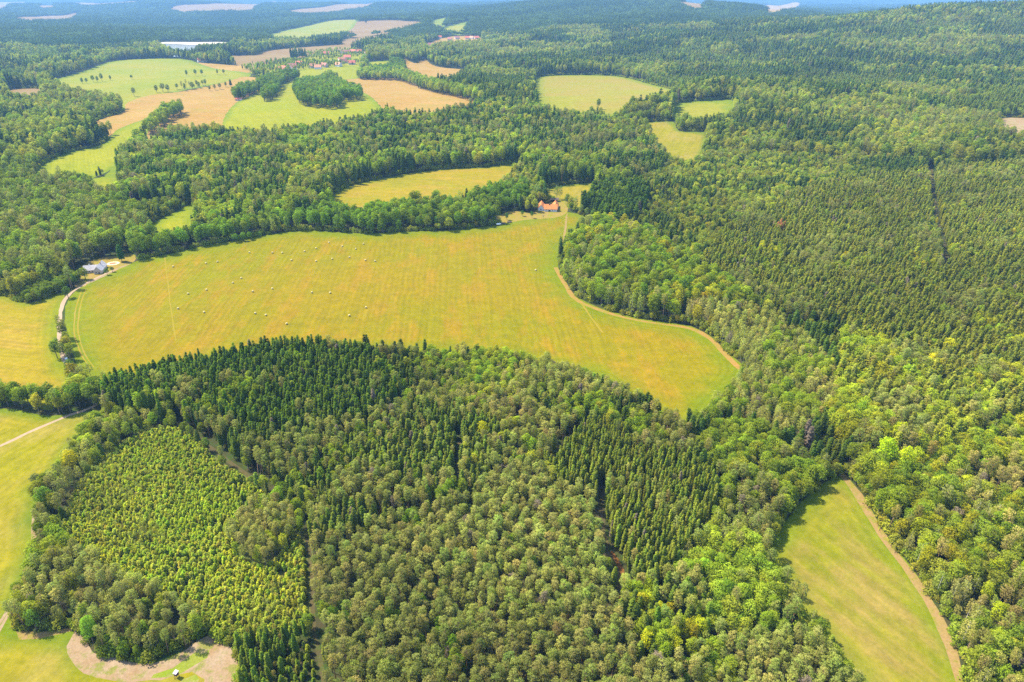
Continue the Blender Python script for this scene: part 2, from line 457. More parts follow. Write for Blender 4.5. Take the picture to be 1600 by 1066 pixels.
lake = world_poly([(246,70),(256,66),(300,66),(352,66),(366,68),(352,71,14),(318,76,14),(300,82,14),(266,81,14)], wig=.6)
polys.append(('lake', 'lake', lake))

# ------------------------------------------------------------------ ground: one triangulated sheet, cut along every field edge
lake_z = float(height(lake[:, 0], lake[:, 1]).min())
def ground_z(x, y): return height(x, y)

rad = np.concatenate([[30, 60, 85], np.geomspace(105, 19500, 190)])
ang = np.linspace(R(-64), R(64), 210)
GA, GR = np.meshgrid(ang, rad)
G1 = np.stack([np.sin(GA) * GR, np.cos(GA) * GR], -1).reshape(-1, 2)
G1 += rng.normal(0, 1, G1.shape) * (np.linalg.norm(G1, axis=1) * .0012)[:, None]
ang2 = np.linspace(R(72), R(288), 24)
GA, GR = np.meshgrid(ang2, np.geomspace(60, 19500, 24))
G2 = np.stack([np.sin(GA) * GR, np.cos(GA) * GR], -1).reshape(-1, 2)
pts, edges = [G1, G2, np.zeros((1, 2))], []
off = sum(len(p) for p in pts)
for _, _, q in polys:
    k = len(q)
    pts.append(q)
    edges += [(off + i, off + (i + 1) % k) for i in range(k)]
    off += k
allp = np.concatenate(pts)
cdt = delaunay_2d_cdt([Vector((float(a), float(b))) for a, b in allp], edges, [], 0, 1e-3)
GV = np.array([(v.x, v.y) for v in cdt[0]])
GF = np.array([tuple(f) for f in cdt[2]], int)
cen = GV[GF].mean(1)
a, b, c = GV[GF[:, 0]], GV[GF[:, 1]], GV[GF[:, 2]]
area = np.cross(b - a, c - a)
GF[area < 0] = GF[area < 0][:, ::-1]
owner = np.full(len(GF), -1)
for i, (_, _, q) in enumerate(polys): owner[inside(cen, q)] = i

def lake_mat():
    m, n, out = new_mat('lake_water')
    b = N(n, 'ShaderNodeBsdfPrincipled')
    b.inputs['Base Color'].default_value = (.34, .36, .36, 1)
    b.inputs['Roughness'].default_value = .12
    b.inputs['IOR'].default_value = 1.33
    pos = N(n, 'ShaderNodeNewGeometry').outputs['Position']
    bm = N(n, 'ShaderNodeBump'); bm.inputs['Strength'].default_value = .05; bm.inputs['Distance'].default_value = .3
    n.links.new(noise(n, pos, .4, 3), bm.inputs['Height']); n.links.new(bm.outputs[0], b.inputs['Normal'])
    n.links.new(b.outputs[0], out.inputs[0])
    return m
M['lake'] = lake_mat()

for i in range(-1, len(polys)):
    sel = GF[owner == i]
    if not len(sel): continue
    used, inv = np.unique(sel, return_inverse=True)
    P = GV[used]
    z = ground_z(P[:, 0], P[:, 1])
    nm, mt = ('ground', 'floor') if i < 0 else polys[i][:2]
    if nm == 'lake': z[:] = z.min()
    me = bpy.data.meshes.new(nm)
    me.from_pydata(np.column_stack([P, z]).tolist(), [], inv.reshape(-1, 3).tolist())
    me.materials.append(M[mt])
    me.polygons.foreach_set('use_smooth', np.ones(len(me.polygons), bool))
    if 0 <= i < n_fields:
        at_ = me.attributes.new('edge', 'FLOAT', 'POINT')
        at_.data.foreach_set('value', edge_dist(P, polys[i][2]).astype(np.float32))
    me.update()
    tag(link(bpy.data.objects.new(nm, me)), kind='structure')

# ------------------------------------------------------------------ trees: meshes
def unit(v): return v / np.maximum(np.linalg.norm(v, axis=-1, keepdims=True), 1e-6)

class Cloud:
    """leaf tufts: small leaf sprays spread through the shell of every tuft"""
    def __init__(s, seed): s.r = np.random.default_rng(seed); s.V, s.F, s.NR, s.T = [], [], [], []; s.n = 0
    def tuft(s, c, rad, count, size, axis, asp=1.0, upbias=.25, cr=.35, tone=None):
        r = s.r
        d = unit(r.normal(0, 1, (count, 3)) + np.array([0, 0, upbias]))
        p = np.asarray(c) + d * np.asarray(rad) * (.62 + .42 * r.random((count, 1)))
        rel = p - axis
        outw = unit(rel * np.array([1, 1, .7]))
        nf = unit(d + .42 * r.normal(0, 1, (count, 3)))
        sh = unit(d * (1 - cr) + outw * cr + .18 * r.normal(0, 1, (count, 3)))
        flip = (nf * sh).sum(1) < 0
        nf[flip] *= -1
        t = unit(np.cross(nf, r.normal(0, 1, (count, 3))))
        b = np.cross(nf, t)
        sz = size * (.65 + .7 * r.random((count, 1)))
        t, b = t * sz, b * sz * asp
        tn = (r.uniform(.84, 1.16) if tone is None else tone)
        for k in range(count):
            q = [p[k] + t[k] * r.uniform(.7, 1.2), p[k] + b[k] * r.uniform(.7, 1.2), p[k] - t[k] * r.uniform(.7, 1.2), p[k] - b[k] * r.uniform(.7, 1.2)]
            s.V += q; s.NR += [sh[k]] * 4
            s.F.append((s.n, s.n + 1, s.n + 2, s.n + 3)); s.n += 4
            s.T += [tn * r.uniform(.9, 1.1)] * 4
    def spray(s, p0, d, L, w, tone):
        """a drooping conifer branch: two overlapping flat sprays"""
        r = s.r
        side = unit(np.cross(d, [0, 0, 1]))
        upv = unit(np.cross(side, d))
        for k in range(2):
            tl = upv * (.25 * w * (1 if k else -1)) * r.uniform(.3, 1)
            e = p0 + d * L
            m = p0 + d * L * .5
            q = [p0 + tl * .3, m - side * w + tl + upv * -.1, e - np.array([0, 0, .12 * L]), m + side * w - tl + upv * -.1]
            n = unit(upv * .55 + unit(np.array([d[0], d[1], 0.05])) * .75 + .15 * r.normal(0, 1, 3))
            s.V += q; s.NR += [n] * 4
            fn = np.cross(q[1] - q[0], q[2] - q[0])
            f = (s.n, s.n + 1, s.n + 2, s.n + 3)
            s.F.append(f if fn @ n > 0 else f[::-1]); s.n += 4
            s.T += [tone * r.uniform(.88, 1.12)] * 4

def tube(path, radii, sides=6):
    V, F = [], []
    path = [np.asarray(p, float) for p in path]
    for i, p in enumerate(path):
        d = unit((path[min(i + 1, len(path) - 1)] - path[max(i - 1, 0)])[None])[0]
        s_ = unit(np.cross(d, [0.31, .95, .05])[None])[0]
        u_ = np.cross(d, s_)
        for k in range(sides):
            a_ = 2 * math.pi * k / sides
            V.append(p + (s_ * math.cos(a_) + u_ * math.sin(a_)) * radii[i])
    for i in range(len(path) - 1):
        for k in range(sides):
            k2 = (k + 1) % sides
            F.append((i * sides + k, i * sides + k2, (i + 1) * sides + k2, (i + 1) * sides + k))
    F.append(tuple(range(sides))[::-1]); F.append(tuple(range((len(path) - 1) * sides, len(path) * sides)))
    return V, F

def wood(parts):
    V, F, n = [], [], 0
    for path, rr, sides in parts:
        v, f = tube(path, rr, sides)
        V += v; F += [tuple(i + n for i in q) for q in f]; n += len(v)
    return V, F

def pine(seed, lean=0):
    c = Cloud(seed); r = c.r
    H, R0 = 1.0, 1.0
    top, ch = 21.0, r.uniform(7.5, 9.5)
    ctr = np.array([0, 0, top - ch * .5])
    parts = [([(0, 0, -.5), (.1, 0, 7), (.15 * lean, .1, 14), (.2 * lean, .1, top - 2)], [.24, .19, .15, .06], 6)]
    k = 30
    for i in range(k):
        z = (i + .5) / k
        a_ = i * 2.4 + r.uniform(-.4, .4)
        prof = math.sin(math.pi * min(1, .12 + (1 - z) * .82)) ** .7
        rr = 2.25 * prof * r.uniform(.62, 1.05)
        p = np.array([math.cos(a_) * rr, math.sin(a_) * rr, top - ch + z * ch - .4])
        if i % 3 == 0: parts.append(([(0, 0, p[2] - 1.2), p * np.array([.6, .6, 1]) + [0, 0, -.35], p], [.07, .05, .02], 4))
        c.tuft(p, np.array([1.0, 1.0, .72]) * r.uniform(.7, 1.2), 27, .28, ctr, .7, .3, .35)
    c.tuft((0, 0, top - .5), (.8, .8, .8), 14, .33, ctr, .7, .4)
    return c, wood(parts), 'bark_pine'

def spruce(seed):
    c = Cloud(seed); r = c.r
    top, base = 19.0, 5.0
    L = 18
    for i in range(L):
        z = i / (L - 1)
        zz = top - .25 - (top - base) * z ** 1.15
        rr = .3 + 1.45 * (1 - math.exp(-(top - zz) / 1.9)) + .5 * z
        nb = 5 + int(4 * z)
        tone = r.uniform(.86, 1.14)
        for k in range(nb):
            a_ = k * 2 * math.pi / nb + i * 1.1 + r.uniform(-.3, .3)
            ln = rr * r.uniform(.75, 1.2)
            d = unit(np.array([math.cos(a_), math.sin(a_), r.uniform(-.5, -.15) if z > .15 else r.uniform(-.1, .4)])[None])[0]
            c.spray(np.array([0, 0, zz + r.uniform(-.3, .3)]), d, ln, .24 + .26 * ln, tone)
            c.tuft(np.array([0, 0, zz]) + d * ln * .75, (.42, .42, .3), 3, .32, np.array([0, 0, zz - 1.0]), .8, .4, .6, tone)
    c.tuft((0, 0, top), (.12, .12, .5), 5, .2, np.array([0, 0, top - 2]), 1, .5, .5)
    return c, wood([([(0, 0, -.5), (0, 0, 8), (0, 0, top - .4)], [.2, .14, .03], 6)]), 'bark'

def broadleaf(seed, kind=0):
    c = Cloud(seed); r = c.r
    top = 18.0
    rx, rz = (3.9, 6.4) if kind == 0 else (3.3, 7.4)
    ctr = np.array([0, 0, top - rz])
    parts = [([(0, 0, -.5), (.1, .05, 5), (.2, .1, top - rz - 1), (.1, .1, top - rz + 2)], [.38, .3, .22, .08], 7)]
    k = 46
    for i in range(k):
        z = 1 - 1.8 * (i + .5) / k
        a_ = i * 2.39996 + r.uniform(-.35, .35)
        s_ = math.sqrt(max(0, 1 - z * z))
        m_ = r.uniform(.66, .98)
        p = ctr + np.array([math.cos(a_) * s_ * rx, math.sin(a_) * s_ * rx, z * rz]) * m_
        if i % 5 == 0: parts.append(([(0.1, .05, ctr[2] - rz * .8), ctr * .4 + p * .6 - [0, 0, 1.2], p], [.12, .08, .02], 5))
        c.tuft(p, np.array([1.45, 1.45, 1.05]) * r.uniform(.65, 1.25), 32, .33, ctr, .85, .25, .3)
    for _ in range(5):
        c.tuft(ctr + r.normal(0, 1, 3) * [rx * .3, rx * .3, rz * .3], (1.5, 1.5, 1.5), 9, .6, ctr, 1, .2)
    return c, wood(parts), 'bark'

def birch(seed):
    c = Cloud(seed); r = c.r
    top, rx, rz = 16.5, 2.5, 7.0
    ctr = np.array([0, 0, top - rz])
    parts = [([(0, 0, -.5), (.1, .05, 6), (0, .1, top - 1)], [.17, .13, .03], 6)]
    for i in range(30):
        z = 1 - 1.8 * (i + .5) / 30
        a_ = i * 2.39996 + r.uniform(-.4, .4)
        s_ = math.sqrt(max(0, 1 - z * z)) * (1.0 if z < 0 else .9)
        p = ctr + np.array([math.cos(a_) * s_ * rx, math.sin(a_) * s_ * rx, z * rz]) * r.uniform(.6, 1.02)
        if i % 5 == 0: parts.append(([(0, 0, p[2] - 2), p], [.06, .015], 4))
        c.tuft(p, np.array([.95, .95, 1.1]) * r.uniform(.7, 1.25), 24, .27, ctr, .8, .2, .35)
    return c, wood(parts), 'bark_pale'

def young(seed):
    c = Cloud(seed); r = c.r
    top = 7.2
    L = 9
    for i in range(L):
        z = i / (L - 1)
        zz = top - .2 - 6.0 * z ** 1.1
        rr = .25 + 1.2 * (1 - math.exp(-(top - zz) / 1.1))
        nb = 5 + int(3 * z)
        tone = r.uniform(.86, 1.14)
        for k in range(nb):
            a_ = k * 2 * math.pi / nb + i * 1.3 + r.uniform(-.3, .3)
            ln = rr * r.uniform(.75, 1.25)
            d = unit(np.array([math.cos(a_), math.sin(a_), r.uniform(-.1, .45)])[None])[0]
            c.spray(np.array([0, 0, zz + r.uniform(-.2, .2)]), d, ln, .2 + .24 * ln, tone)
            c.tuft(np.array([0, 0, zz]) + d * ln * .8, (.36, .36, .28), 4, .25, np.array([0, 0, zz - .7]), .8, .4, .5, tone)
    c.tuft((0, 0, top), (.1, .1, .3), 4, .16, np.array([0, 0, top - 1]), 1, .5, .5)
    return c, wood([([(0, 0, -.3), (0, 0, top - .3)], [.09, .02], 5)]), 'bark'

def bush(seed):
    """a thicket: leafy right down to the ground"""
    c = Cloud(seed); r = c.r
    ctr = np.array([0, 0, .6])
    parts = [([(0, 0, -.4), (.05, 0, 1.0), (.1, .1, 1.9)], [.08, .06, .02], 5)]
    for i in range(17):
        z = 1 - (i + .5) / 17
        a_ = i * 2.39996 + r.uniform(-.4, .4)
        rr = 1.55 * math.sqrt(max(0, 1 - z * z)) * r.uniform(.7, 1.1)
        p = np.array([math.cos(a_) * rr, math.sin(a_) * rr, .35 + z * 2.3 * r.uniform(.8, 1.1)])
        c.tuft(p, np.array([.75, .75, .6]) * r.uniform(.75, 1.25), 17, .24, ctr, .85, .3, .35)
    return c, wood(parts), 'bark'

def bare(seed):
    """a dead standing tree: a dense head of leafless grey twigs"""
    c = Cloud(seed); r = c.r
    parts = [([(0, 0, -.5), (.1, 0, 6), (.2, .1, 11)], [.28, .22, .12], 7)]
    for i in range(30):
        a_ = i * 2.4; z = r.uniform(0.0, 1)
        b0 = np.array([.15, .05, 6 + 5 * r.random()])
        d = unit(np.array([math.cos(a_), math.sin(a_), .3 + 1.3 * z])[None])[0]
        L_ = r.uniform(3.6, 5.2)
        mid = b0 + d * L_ * .55
        parts.append(([b0, mid, b0 + d * L_ + [0, 0, .4]], [.1, .07, .03], 4))
        for k in range(7):
            d2 = unit((d + r.normal(0, .5, 3))[None])[0]
            s0 = b0 + d * L_ * r.uniform(.3, .95)
            parts.append(([s0, s0 + d2 * r.uniform(1.0, 2.1)], [.055, .025], 3))
    return c, wood(parts), 'bark_pale'

SPEC = {'pine': ([pine(100 + i, (-1, 1, .3, 0, .6)[i]) for i in range(5)], 'pine_tree'),
        'spruce': ([spruce(200 + i) for i in range(4)], 'spruce_tree'),
        'broad': ([broadleaf(300 + i, i % 2) for i in range(5)], 'broadleaf_tree'),
        'birch': ([birch(400 + i) for i in range(3)], 'birch_tree'),
        'young': ([young(500 + i) for i in range(4)], 'young_conifer'),
        'bush': ([bush(600 + i) for i in range(4)], 'hedge_bush')}
PROTO = {}

def cloud_mesh(name, cl, V0=None, F0=None, bark=None):
    V = list(cl.V); F = list(cl.F); NR = list(cl.NR); T_ = list(cl.T); fm = [0] * len(F); mats = [M['leaf']]
    if V0:
        n = len(V); ctr = np.mean(np.array(V0), 0)
        V += V0; F += [tuple(i + n for i in f) for f in F0]; fm += [1] * len(F0)
        NR += [unit((v * [1, 1, 0] + [1e-3, 0, 0])[None])[0] for v in np.array(V0)]
        T_ += [1.0] * len(V0); mats.append(M[bark])
    me = mesh_from(name, V, F, mats, fm, NR)
    tn = me.color_attributes.new('tone', 'FLOAT_COLOR', 'POINT')
    t = np.array(T_)
    tn.data.foreach_set('color', np.stack([t, t, t, np.ones_like(t)], 1).astype(np.float32).ravel())
    return me

for key, (lst, nm) in SPEC.items():
    col = bpy.data.collections.new(key + '_kinds')
    whole, crowns, trunks = [], [], []
    for i, (cl, (wv, wf), bark) in enumerate(lst):
        wm = cloud_mesh(f'{nm}_whole', cl, wv, wf, bark)
        o = bpy.data.objects.new(f'{key}_{i:02d}', wm)
        col.objects.link(o)
        crowns.append(cloud_mesh(f'{nm}_crown', cl))
        trunks.append(mesh_from(f'{nm}_trunk', wv, wf, [M[bark]], smooth=True))
    PROTO[key] = (col, crowns, trunks, nm)

# far woods: little clumps of small-leaved crowns
def far_clump(seed, conif):
    c = Cloud(seed); r = c.r
    for i in range(13):
        a_ = i * 2.4; rr = 16 * math.sqrt((i + .5) / 13)
        x, y = math.cos(a_) * rr + r.uniform(-2, 2), math.sin(a_) * rr + r.uniform(-2, 2)
        tone = r.uniform(.62, 1.42)
        if r.random() < conif:
            H = r.uniform(17, 23)
            H *= 1.25
            for z, w, k in ((H, .8, 3), (H - 3.5, 2.2, 6), (H - 7, 3.2, 9), (H - 12, 3.7, 8)):
                c.tuft((x, y, z - 1), (w, w, 2.2), k, 1.3, np.array([x, y, z - 4]), 1.3, .3, .5, tone)
        else:
            H = r.uniform(14, 20)
            c.tuft((x, y, H - 4), (5.0, 5.0, 4.6), 30, 1.7, np.array([x, y, H - 7]), 1, .45, .3, tone)
    return c
FARC = bpy.data.collections.new('far_wood_kinds')
for i in range(6):
    FARC.objects.link(bpy.data.objects.new(f'far_{i:02d}', cloud_mesh('far_wood', far_clump(700 + i, (.85, .7, .45, .3, .15, .55)[i]))))

# ------------------------------------------------------------------ trees: stands
# leaf colours (pale..deep range per kind)
LC = {'pine': [(.114, .130, .064), (.100, .122, .054), (.124, .132, .070), (.108, .134, .054)],
      'spruce': [(.060, .092, .020), (.075, .105, .026), (.050, .080, .022)],
      'broad': [(.075, .130, .018), (.095, .150, .022), (.12, .165, .030)],
      'birch': [(.13, .15, .065), (.11, .14, .045), (.145, .15, .08)],
      'young': [(.15, .185, .028), (.125, .165, .030), (.165, .19, .04)],
      'bush': [(.07,.12,.022)]}
BRIGHT = [(.10, .15, .016), (.09, .14, .02), (.135, .17, .016)]
DARKG = [(.050, .10, .014), (.06, .115, .016), (.075, .12, .02)]
DSPR = [(.038, .075, .016), (.048, .085, .018), (.05, .09, .02)]
OLIVE = [(.095, .115, .028), (.115, .135, .032), (.085, .11, .028)]
PALE = [(.15, .165, .075), (.135, .155, .06), (.16, .165, .085)]
BLUEG = [(.06, .10, .03), (.075, .11, .035)]
# name, phrase, outline, canopy height, spacing, mix, size range, colour overrides
ST = [
 ('island', 'pine clump amid the plantation', [(362,805,12),(390,770,12),(430,764,12),(466,790,12),(470,815,8),(440,852,6),(415,878,5),(385,872,5),(358,848,6)], 8, 2.7, {'pine': .75, 'broad': .25}, (.5, .64), {'pine': [(.13,.14,.07),(.14,.145,.08)]}),
 ('plantation', 'light-green young plantation', [(275,664),(310,688),(350,724),(400,755),(480,832),(488,900),(488,962),(440,967,10),(380,977,10),(330,952,12),(280,927,12),(240,907,12),(180,882,12),(150,857,12),(110,850,10),(93,832),(108,780),(150,720),(200,682),(240,664)], 4, 1.3, {'young': .93, 'birch': .035, 'pine': .035}, (.36, .66), {'young': [(.165,.21,.034),(.14,.19,.034),(.18,.205,.055),(.20,.23,.036)], 'birch': [(.16,.19,.03),(.14,.16,.06)], 'pine': [(.12,.14,.06)]}),
 ('corner', 'pine grove above clearing', [(24,935),(58,880,8),(100,848,12),(170,860,12),(240,907,12),(330,952,12),(375,985,10),(355,1003),(330,990),(288,1012),(240,1034),(200,1032),(150,1020),(132,1000),(112,982),(60,990),(22,980)], 0, 3.3, {'pine': .70, 'broad': .14, 'birch': .16}, (.46, .68), {'pine': [(.14,.155,.08),(.12,.14,.065),(.15,.16,.09)], 'birch': [(.13,.15,.07),(.15,.165,.085)], 'broad': [(.085,.14,.03),(.12,.155,.03)]}),
 ('corner strip', 'green stand at bottom-left', [(340,1080),(352,1012),(385,980),(484,968),(500,1040),(512,1180),(330,1200)], 9, 2.3, {'young': .45, 'spruce': .3, 'pine': .25}, (.42, .62), {'spruce': [(.085,.13,.028),(.10,.14,.03)], 'young': [(.10,.15,.03),(.13,.165,.03)]}),
 ('fringe', 'belt left of plantation', [(168,640,10),(210,628,12),(285,625,13),(285,657,1),(240,660,1),(200,680,1),(150,718,2),(108,778,3),(93,830,5),(112,850,8),(58,882,8),(24,937),(42,890),(56,850),(56,795),(92,742),(112,702),(150,664)], 3, 4.2, {'broad': .38, 'birch': .37, 'pine': .25}, (.48, .72), {'birch': [(.125,.145,.065),(.14,.155,.075)], 'pine': [(.13,.14,.075)]}),
 ('dark', 'dark wood below hayfield', [(148,592),(190,573),(250,548),(330,537),(400,523),(470,517),(540,526),(600,556),(620,600),(560,640),(500,642),(430,660),(350,640),(285,636,13),(200,625,12),(160,620,10)], 14, 2.6, {'spruce': .86, 'broad': .08, 'pine': .06}, (.58, .86), {'spruce': [(.045,.085,.016),(.058,.10,.018),(.068,.108,.022)]}),
 ('pole', 'stand right of plantation', [(285,648,2),(350,640),(430,660),(500,642),(560,640),(640,620),(760,640),(800,690),(740,745),(650,772),(560,802),(490,836),(482,800,2),(420,752,1),(350,702,0)], 13, 2.65, {'spruce': .60, 'pine': .30, 'broad': .05, 'birch': .05}, (.5, .78), {'spruce': [(.075,.11,.026),(.09,.12,.032),(.065,.10,.024)]}),
 ('block', 'dense centre-right spruce block', [(850,702),(900,650),(985,648),(1000,688),(1060,688),(1122,720),(1107,790),(1062,850),(1050,882),(990,887),(952,852),(940,790),(930,738),(880,742)], 14, 2.0, {'spruce': .96, 'pine': .04}, (.5, .76), {'spruce': [(.085,.115,.026),(.10,.125,.03),(.075,.105,.025)]}),
 ('south', 'green stand beside spruce block', [(962,890),(1050,882),(1100,880),(1120,940),(1090,985),(1030,1005),(1000,985),(976,932)], 13, 3.0, {'spruce': .45, 'broad': .30, 'pine': .25}, (.54, .76), {'broad': BRIGHT}),
 ('pines', 'tall pine stand at bottom', [(490,852,2),(560,802),(650,772),(740,745),(795,700),(850,702),(880,742),(930,738),(940,790),(952,852),(960,900),(976,932),(1000,990),(1040,1003),(1100,982),(1200,962),(1260,962),(1330,1010),(1375,1066),(1440,1220),(460,1220),(512,1060,3),(496,960,3)], 16, 3.05, {'pine': .93, 'broad': .05, 'birch': .02}, (.48, .70), {'broad': DARKG}),
 ('band', 'mixed wood below hayfield', [(590,540),(700,533),(800,533),(860,550),(960,592),(1065,636),(1092,690),(1000,690),(985,648),(900,650),(845,702),(795,700),(760,640),(640,620),(620,600)], 14, 3.3, {'pine': .42, 'broad': .32, 'birch': .14, 'spruce': .12}, (.48, .76), {'pine': [(.118,.128,.068),(.105,.122,.05),(.132,.130,.078)]}),
 ('valley', 'belt left of stream meadow', [(1122,720),(1092,690),(1100,660),(1150,640),(1230,680),(1325,722),(1318,742),(1300,746),(1250,782),(1210,822),(1225,868),(1282,938),(1262,962),(1200,962),(1100,982),(1120,940),(1100,880),(1050,882),(1107,790)], 12, 3.8, {'broad': .62, 'pine': .24, 'birch': .14}, (.46, .76), {'broad': [(.085,.14,.022),(.10,.15,.028),(.07,.125,.022)]}),
 ('aspen', 'pale wood right of hayfield', [(1100,505),(1180,482),(1260,520),(1310,580),(1292,640),(1230,680),(1150,640),(1100,660),(1062,632),(1112,608),(1160,578),(1130,546)], 8, 3.6, {'birch': .62, 'pine': .18, 'broad': .2}, (.5, .76), {'birch': PALE, 'pine': PALE}),
 ('beech edge', 'bright wood at hayfield bend', [(876,412),(905,364),(938,348),(1000,362),(1080,415),(1170,468),(1182,486),(1100,508),(1020,500),(960,488),(905,466),(884,438)], 6, 6.0, {'broad': .74, 'birch': .18, 'pine': .08}, (.8, 1.12), {'broad': [(.085,.14,.016),(.10,.15,.018),(.07,.125,.016),(.125,.155,.018)]}),
 ('farm spruces', 'dark spruces behind the farm', [(912,305),(955,288),(1008,292),(1003,330),(960,345),(938,348),(914,325)], 12, 3.9, {'spruce': .95, 'broad': .05}, (.95, 1.2), {'spruce': DSPR}),
 ('hillside', 'olive slope on right', [(1180,330),(1300,282),(1450,262),(1600,250),(1800,245),(1800,562),(1600,570),(1500,560),(1400,540),(1330,500),(1250,490),(1172,466),(1100,420),(1120,372)], 12, 2.75, {'spruce': .84, 'broad': .06, 'pine': .10}, (.54, .92), {'spruce': OLIVE, 'broad': BRIGHT}),
 ('right mixed', 'mixed wood above beeches', [(1310,580),(1330,500),(1400,540),(1500,560),(1800,562),(1850,640),(1600,640),(1450,690),(1350,690),(1292,640)], 12, 4.0, {'spruce': .42, 'broad': .38, 'pine': .2}, (.72, .95), {'spruce': OLIVE, 'broad': [(.09,.14,.02),(.11,.16,.024),(.12,.155,.018)]}),
 ('beech', 'beeches right of stream meadow', [(1322,740),(1328,700),(1450,690),(1600,640),(1850,640),(1900,1250),(1545,1250),(1506,1066),(1492,1008),(1440,908),(1372,813)], 5, 3.8, {'broad': .66, 'pine': .22, 'birch': .12}, (.44, .80), {'broad': [(.085,.14,.016),(.075,.125,.018),(.115,.155,.018),(.09,.135,.028),(.065,.11,.02)], 'pine': [(.14,.135,.075),(.12,.13,.055)]}),
 ('brook', 'dark belt above hayfield', [(200,392),(320,360),(480,332),(520,315),(620,307),(740,297),(818,288),(830,306),(800,322),(778,338),(700,354),(560,360),(470,358),(400,368),(260,396),(205,410)], 8, 6.4, {'broad': .88, 'birch': .1, 'spruce': .02}, (.72, 1.12), {'broad': DARKG, 'birch': [(.09,.14,.03),(.12,.15,.05)]}),
 ('ridge', 'mid-distance wooded ridge', [(180,225),(340,205),(540,183),(602,168),(800,158),(980,200),(1040,252),(925,285),(845,290),(822,255),(640,268),(520,302),(480,328),(330,342),(300,300),(180,300)], 14, 5.6, {'spruce': .50, 'broad': .34, 'pine': .16}, (.85, 1.28), {'spruce': [(.05,.09,.02),(.065,.105,.025)], 'broad': [(.075,.13,.018),(.10,.155,.02),(.13,.165,.03)]}),
 ('west', 'wood behind grey-roofed house', [(-200,290),(60,276),(150,284),(240,352),(200,400,8),(150,404,4),(112,430,3),(60,438,3),(0,450,3),(-200,480)], 12, 6.3, {'broad': .58, 'pine': .24, 'birch': .18}, (.88, 1.28), {'broad': [(.07,.12,.022),(.085,.135,.024)]}),
]
# groves that stand out in the open fields
GROVES = [
 ('westhedge', 'broadleaf belt between western meadows', [(-160,642),(0,632),(60,644),(112,642),(160,634),(158,622),(112,628),(60,632),(0,618),(-160,626)], 0, 4.4, {'broad': .9, 'birch': .1}, (.62, .8), {'broad': [(.055,.105,.018),(.075,.125,.022)]}),
 ('hedge', 'hedge beside the gravel track', [(38,470),(58,456),(90,446),(118,434),(126,444),(96,457),(48,475)], 0, 3.0, {'broad': 1}, (.42, .5), {'broad': [(.07,.115,.024),(.08,.12,.026)]}),
 ('fieldhedge', 'tree strip between two far fields', [(227,212),(246,190),(268,175),(285,175),(284,181),(262,196),(240,212)], 0, 9.0, {'broad': 1}, (.95, 1.4), {}),
 ('grove', 'grove in the lime pasture', [(462,154),(464,136),(500,130),(530,134),(552,146),(567,154),(558,158),(536,160),(532,170),(500,170),(470,165)], 0, 9.0, {'broad': 1}, (.95, 1.4), {'broad': DARKG}),
 ('topgrove', 'small wood above the grove', [(506,126),(516,122),(526,125),(524,130),(508,130)], 0, 9.0, {'broad': 1}, (.95, 1.4), {}),
 ('row', 'tree row in the lime pasture', [(413,160),(417,148),(431,131),(439,122),(446,124),(440,140),(424,158)], 0, 9.0, {'broad': 1}, (.95, 1.4), {'broad': DARKG}),
 ('pasturewood', 'wood at the pasture corner', [(368,154),(376,144),(400,137),(430,124),(462,121),(464,127),(440,131),(402,148),(374,158)], 0, 9.0, {'broad': .9, 'spruce': .1}, (.95, 1.4), {'broad': DARKG}),
 ('grainline', 'tree line behind the grain field', [(560,124),(578,116),(604,118),(626,116),(690,140),(750,158),(768,160),(755,163),(684,147),(622,127)], 0, 9.0, {'broad': 1}, (.95, 1.4), {}),
 ('paddockwood', 'wood around the village pasture', [(578,112),(604,112),(612,100),(625,100),(634,112),(630,118),(604,119),(580,118)], 0, 9.0, {'broad': 1}, (.95, 1.4), {'broad': DARKG}),
 ('villagewest', 'trees at the village edge', [(378,108),(400,102),(440,96),(470,96),(500,98),(560,96),(570,88),(572,98),(540,103),(500,107),(440,113),(400,112)], 0, 15, {'broad': .75, 'spruce': .25}, (.55, .85), {}),
 ('villagenorth', 'trees among the village houses', [(478,84),(520,78),(556,78),(570,86),(540,92),(490,94)], 0, 19, {'broad': .75, 'spruce': .25}, (.5, .8), {}),
]

stand_polys = [world_poly(s[2], s[3], 12, 2.0) for s in ST]
grove_polys = [world_poly(s[2], s[3], 6, .8) for s in GROVES]
clear_polys = [q for (n_, _, q) in polys if n_ != 'grassy_floor']

def grid_in(x0, x1, y0, y1, s):
    a_ = .4
    cx, cy_ = (x0 + x1) / 2, (y0 + y1) / 2
    w, h_ = x1 - x0 + 2 * s, y1 - y0 + 2 * s
    U, V_ = w * math.cos(a_) + h_ * math.sin(a_), w * math.sin(a_) + h_ * math.cos(a_)
    nx, ny = int(U / s) + 2, int(V_ / (s * .87)) + 2
    X, Y = np.meshgrid(np.arange(nx, dtype=np.float32), np.arange(ny, dtype=np.float32))
    P = np.stack([(X + .5 * (Y % 2)) * s - U / 2, Y * s * .87 - V_ / 2], -1).reshape(-1, 2)
    P += rng.uniform(-.46, .46, P.shape) * s
    P = np.stack([cx + P[:, 0] * math.cos(a_) - P[:, 1] * math.sin(a_), cy_ + P[:, 0] * math.sin(a_) + P[:, 1] * math.cos(a_)], -1)
    return P[(P[:, 0] > x0) & (P[:, 0] < x1) & (P[:, 1] > y0) & (P[:, 1] < y1)]

def in_view(P, m=120, top=22):
    z = height(P[:, 0], P[:, 1])
    px, py, zc = project(P[:, 0], P[:, 1], z + top)
    px2, py2, _ = project(P[:, 0], P[:, 1], z)
    return (zc > 40) & (px > -m) & (px < 1600 + m) & (py2 > -60) & (py < 1066 + m * 1.2)

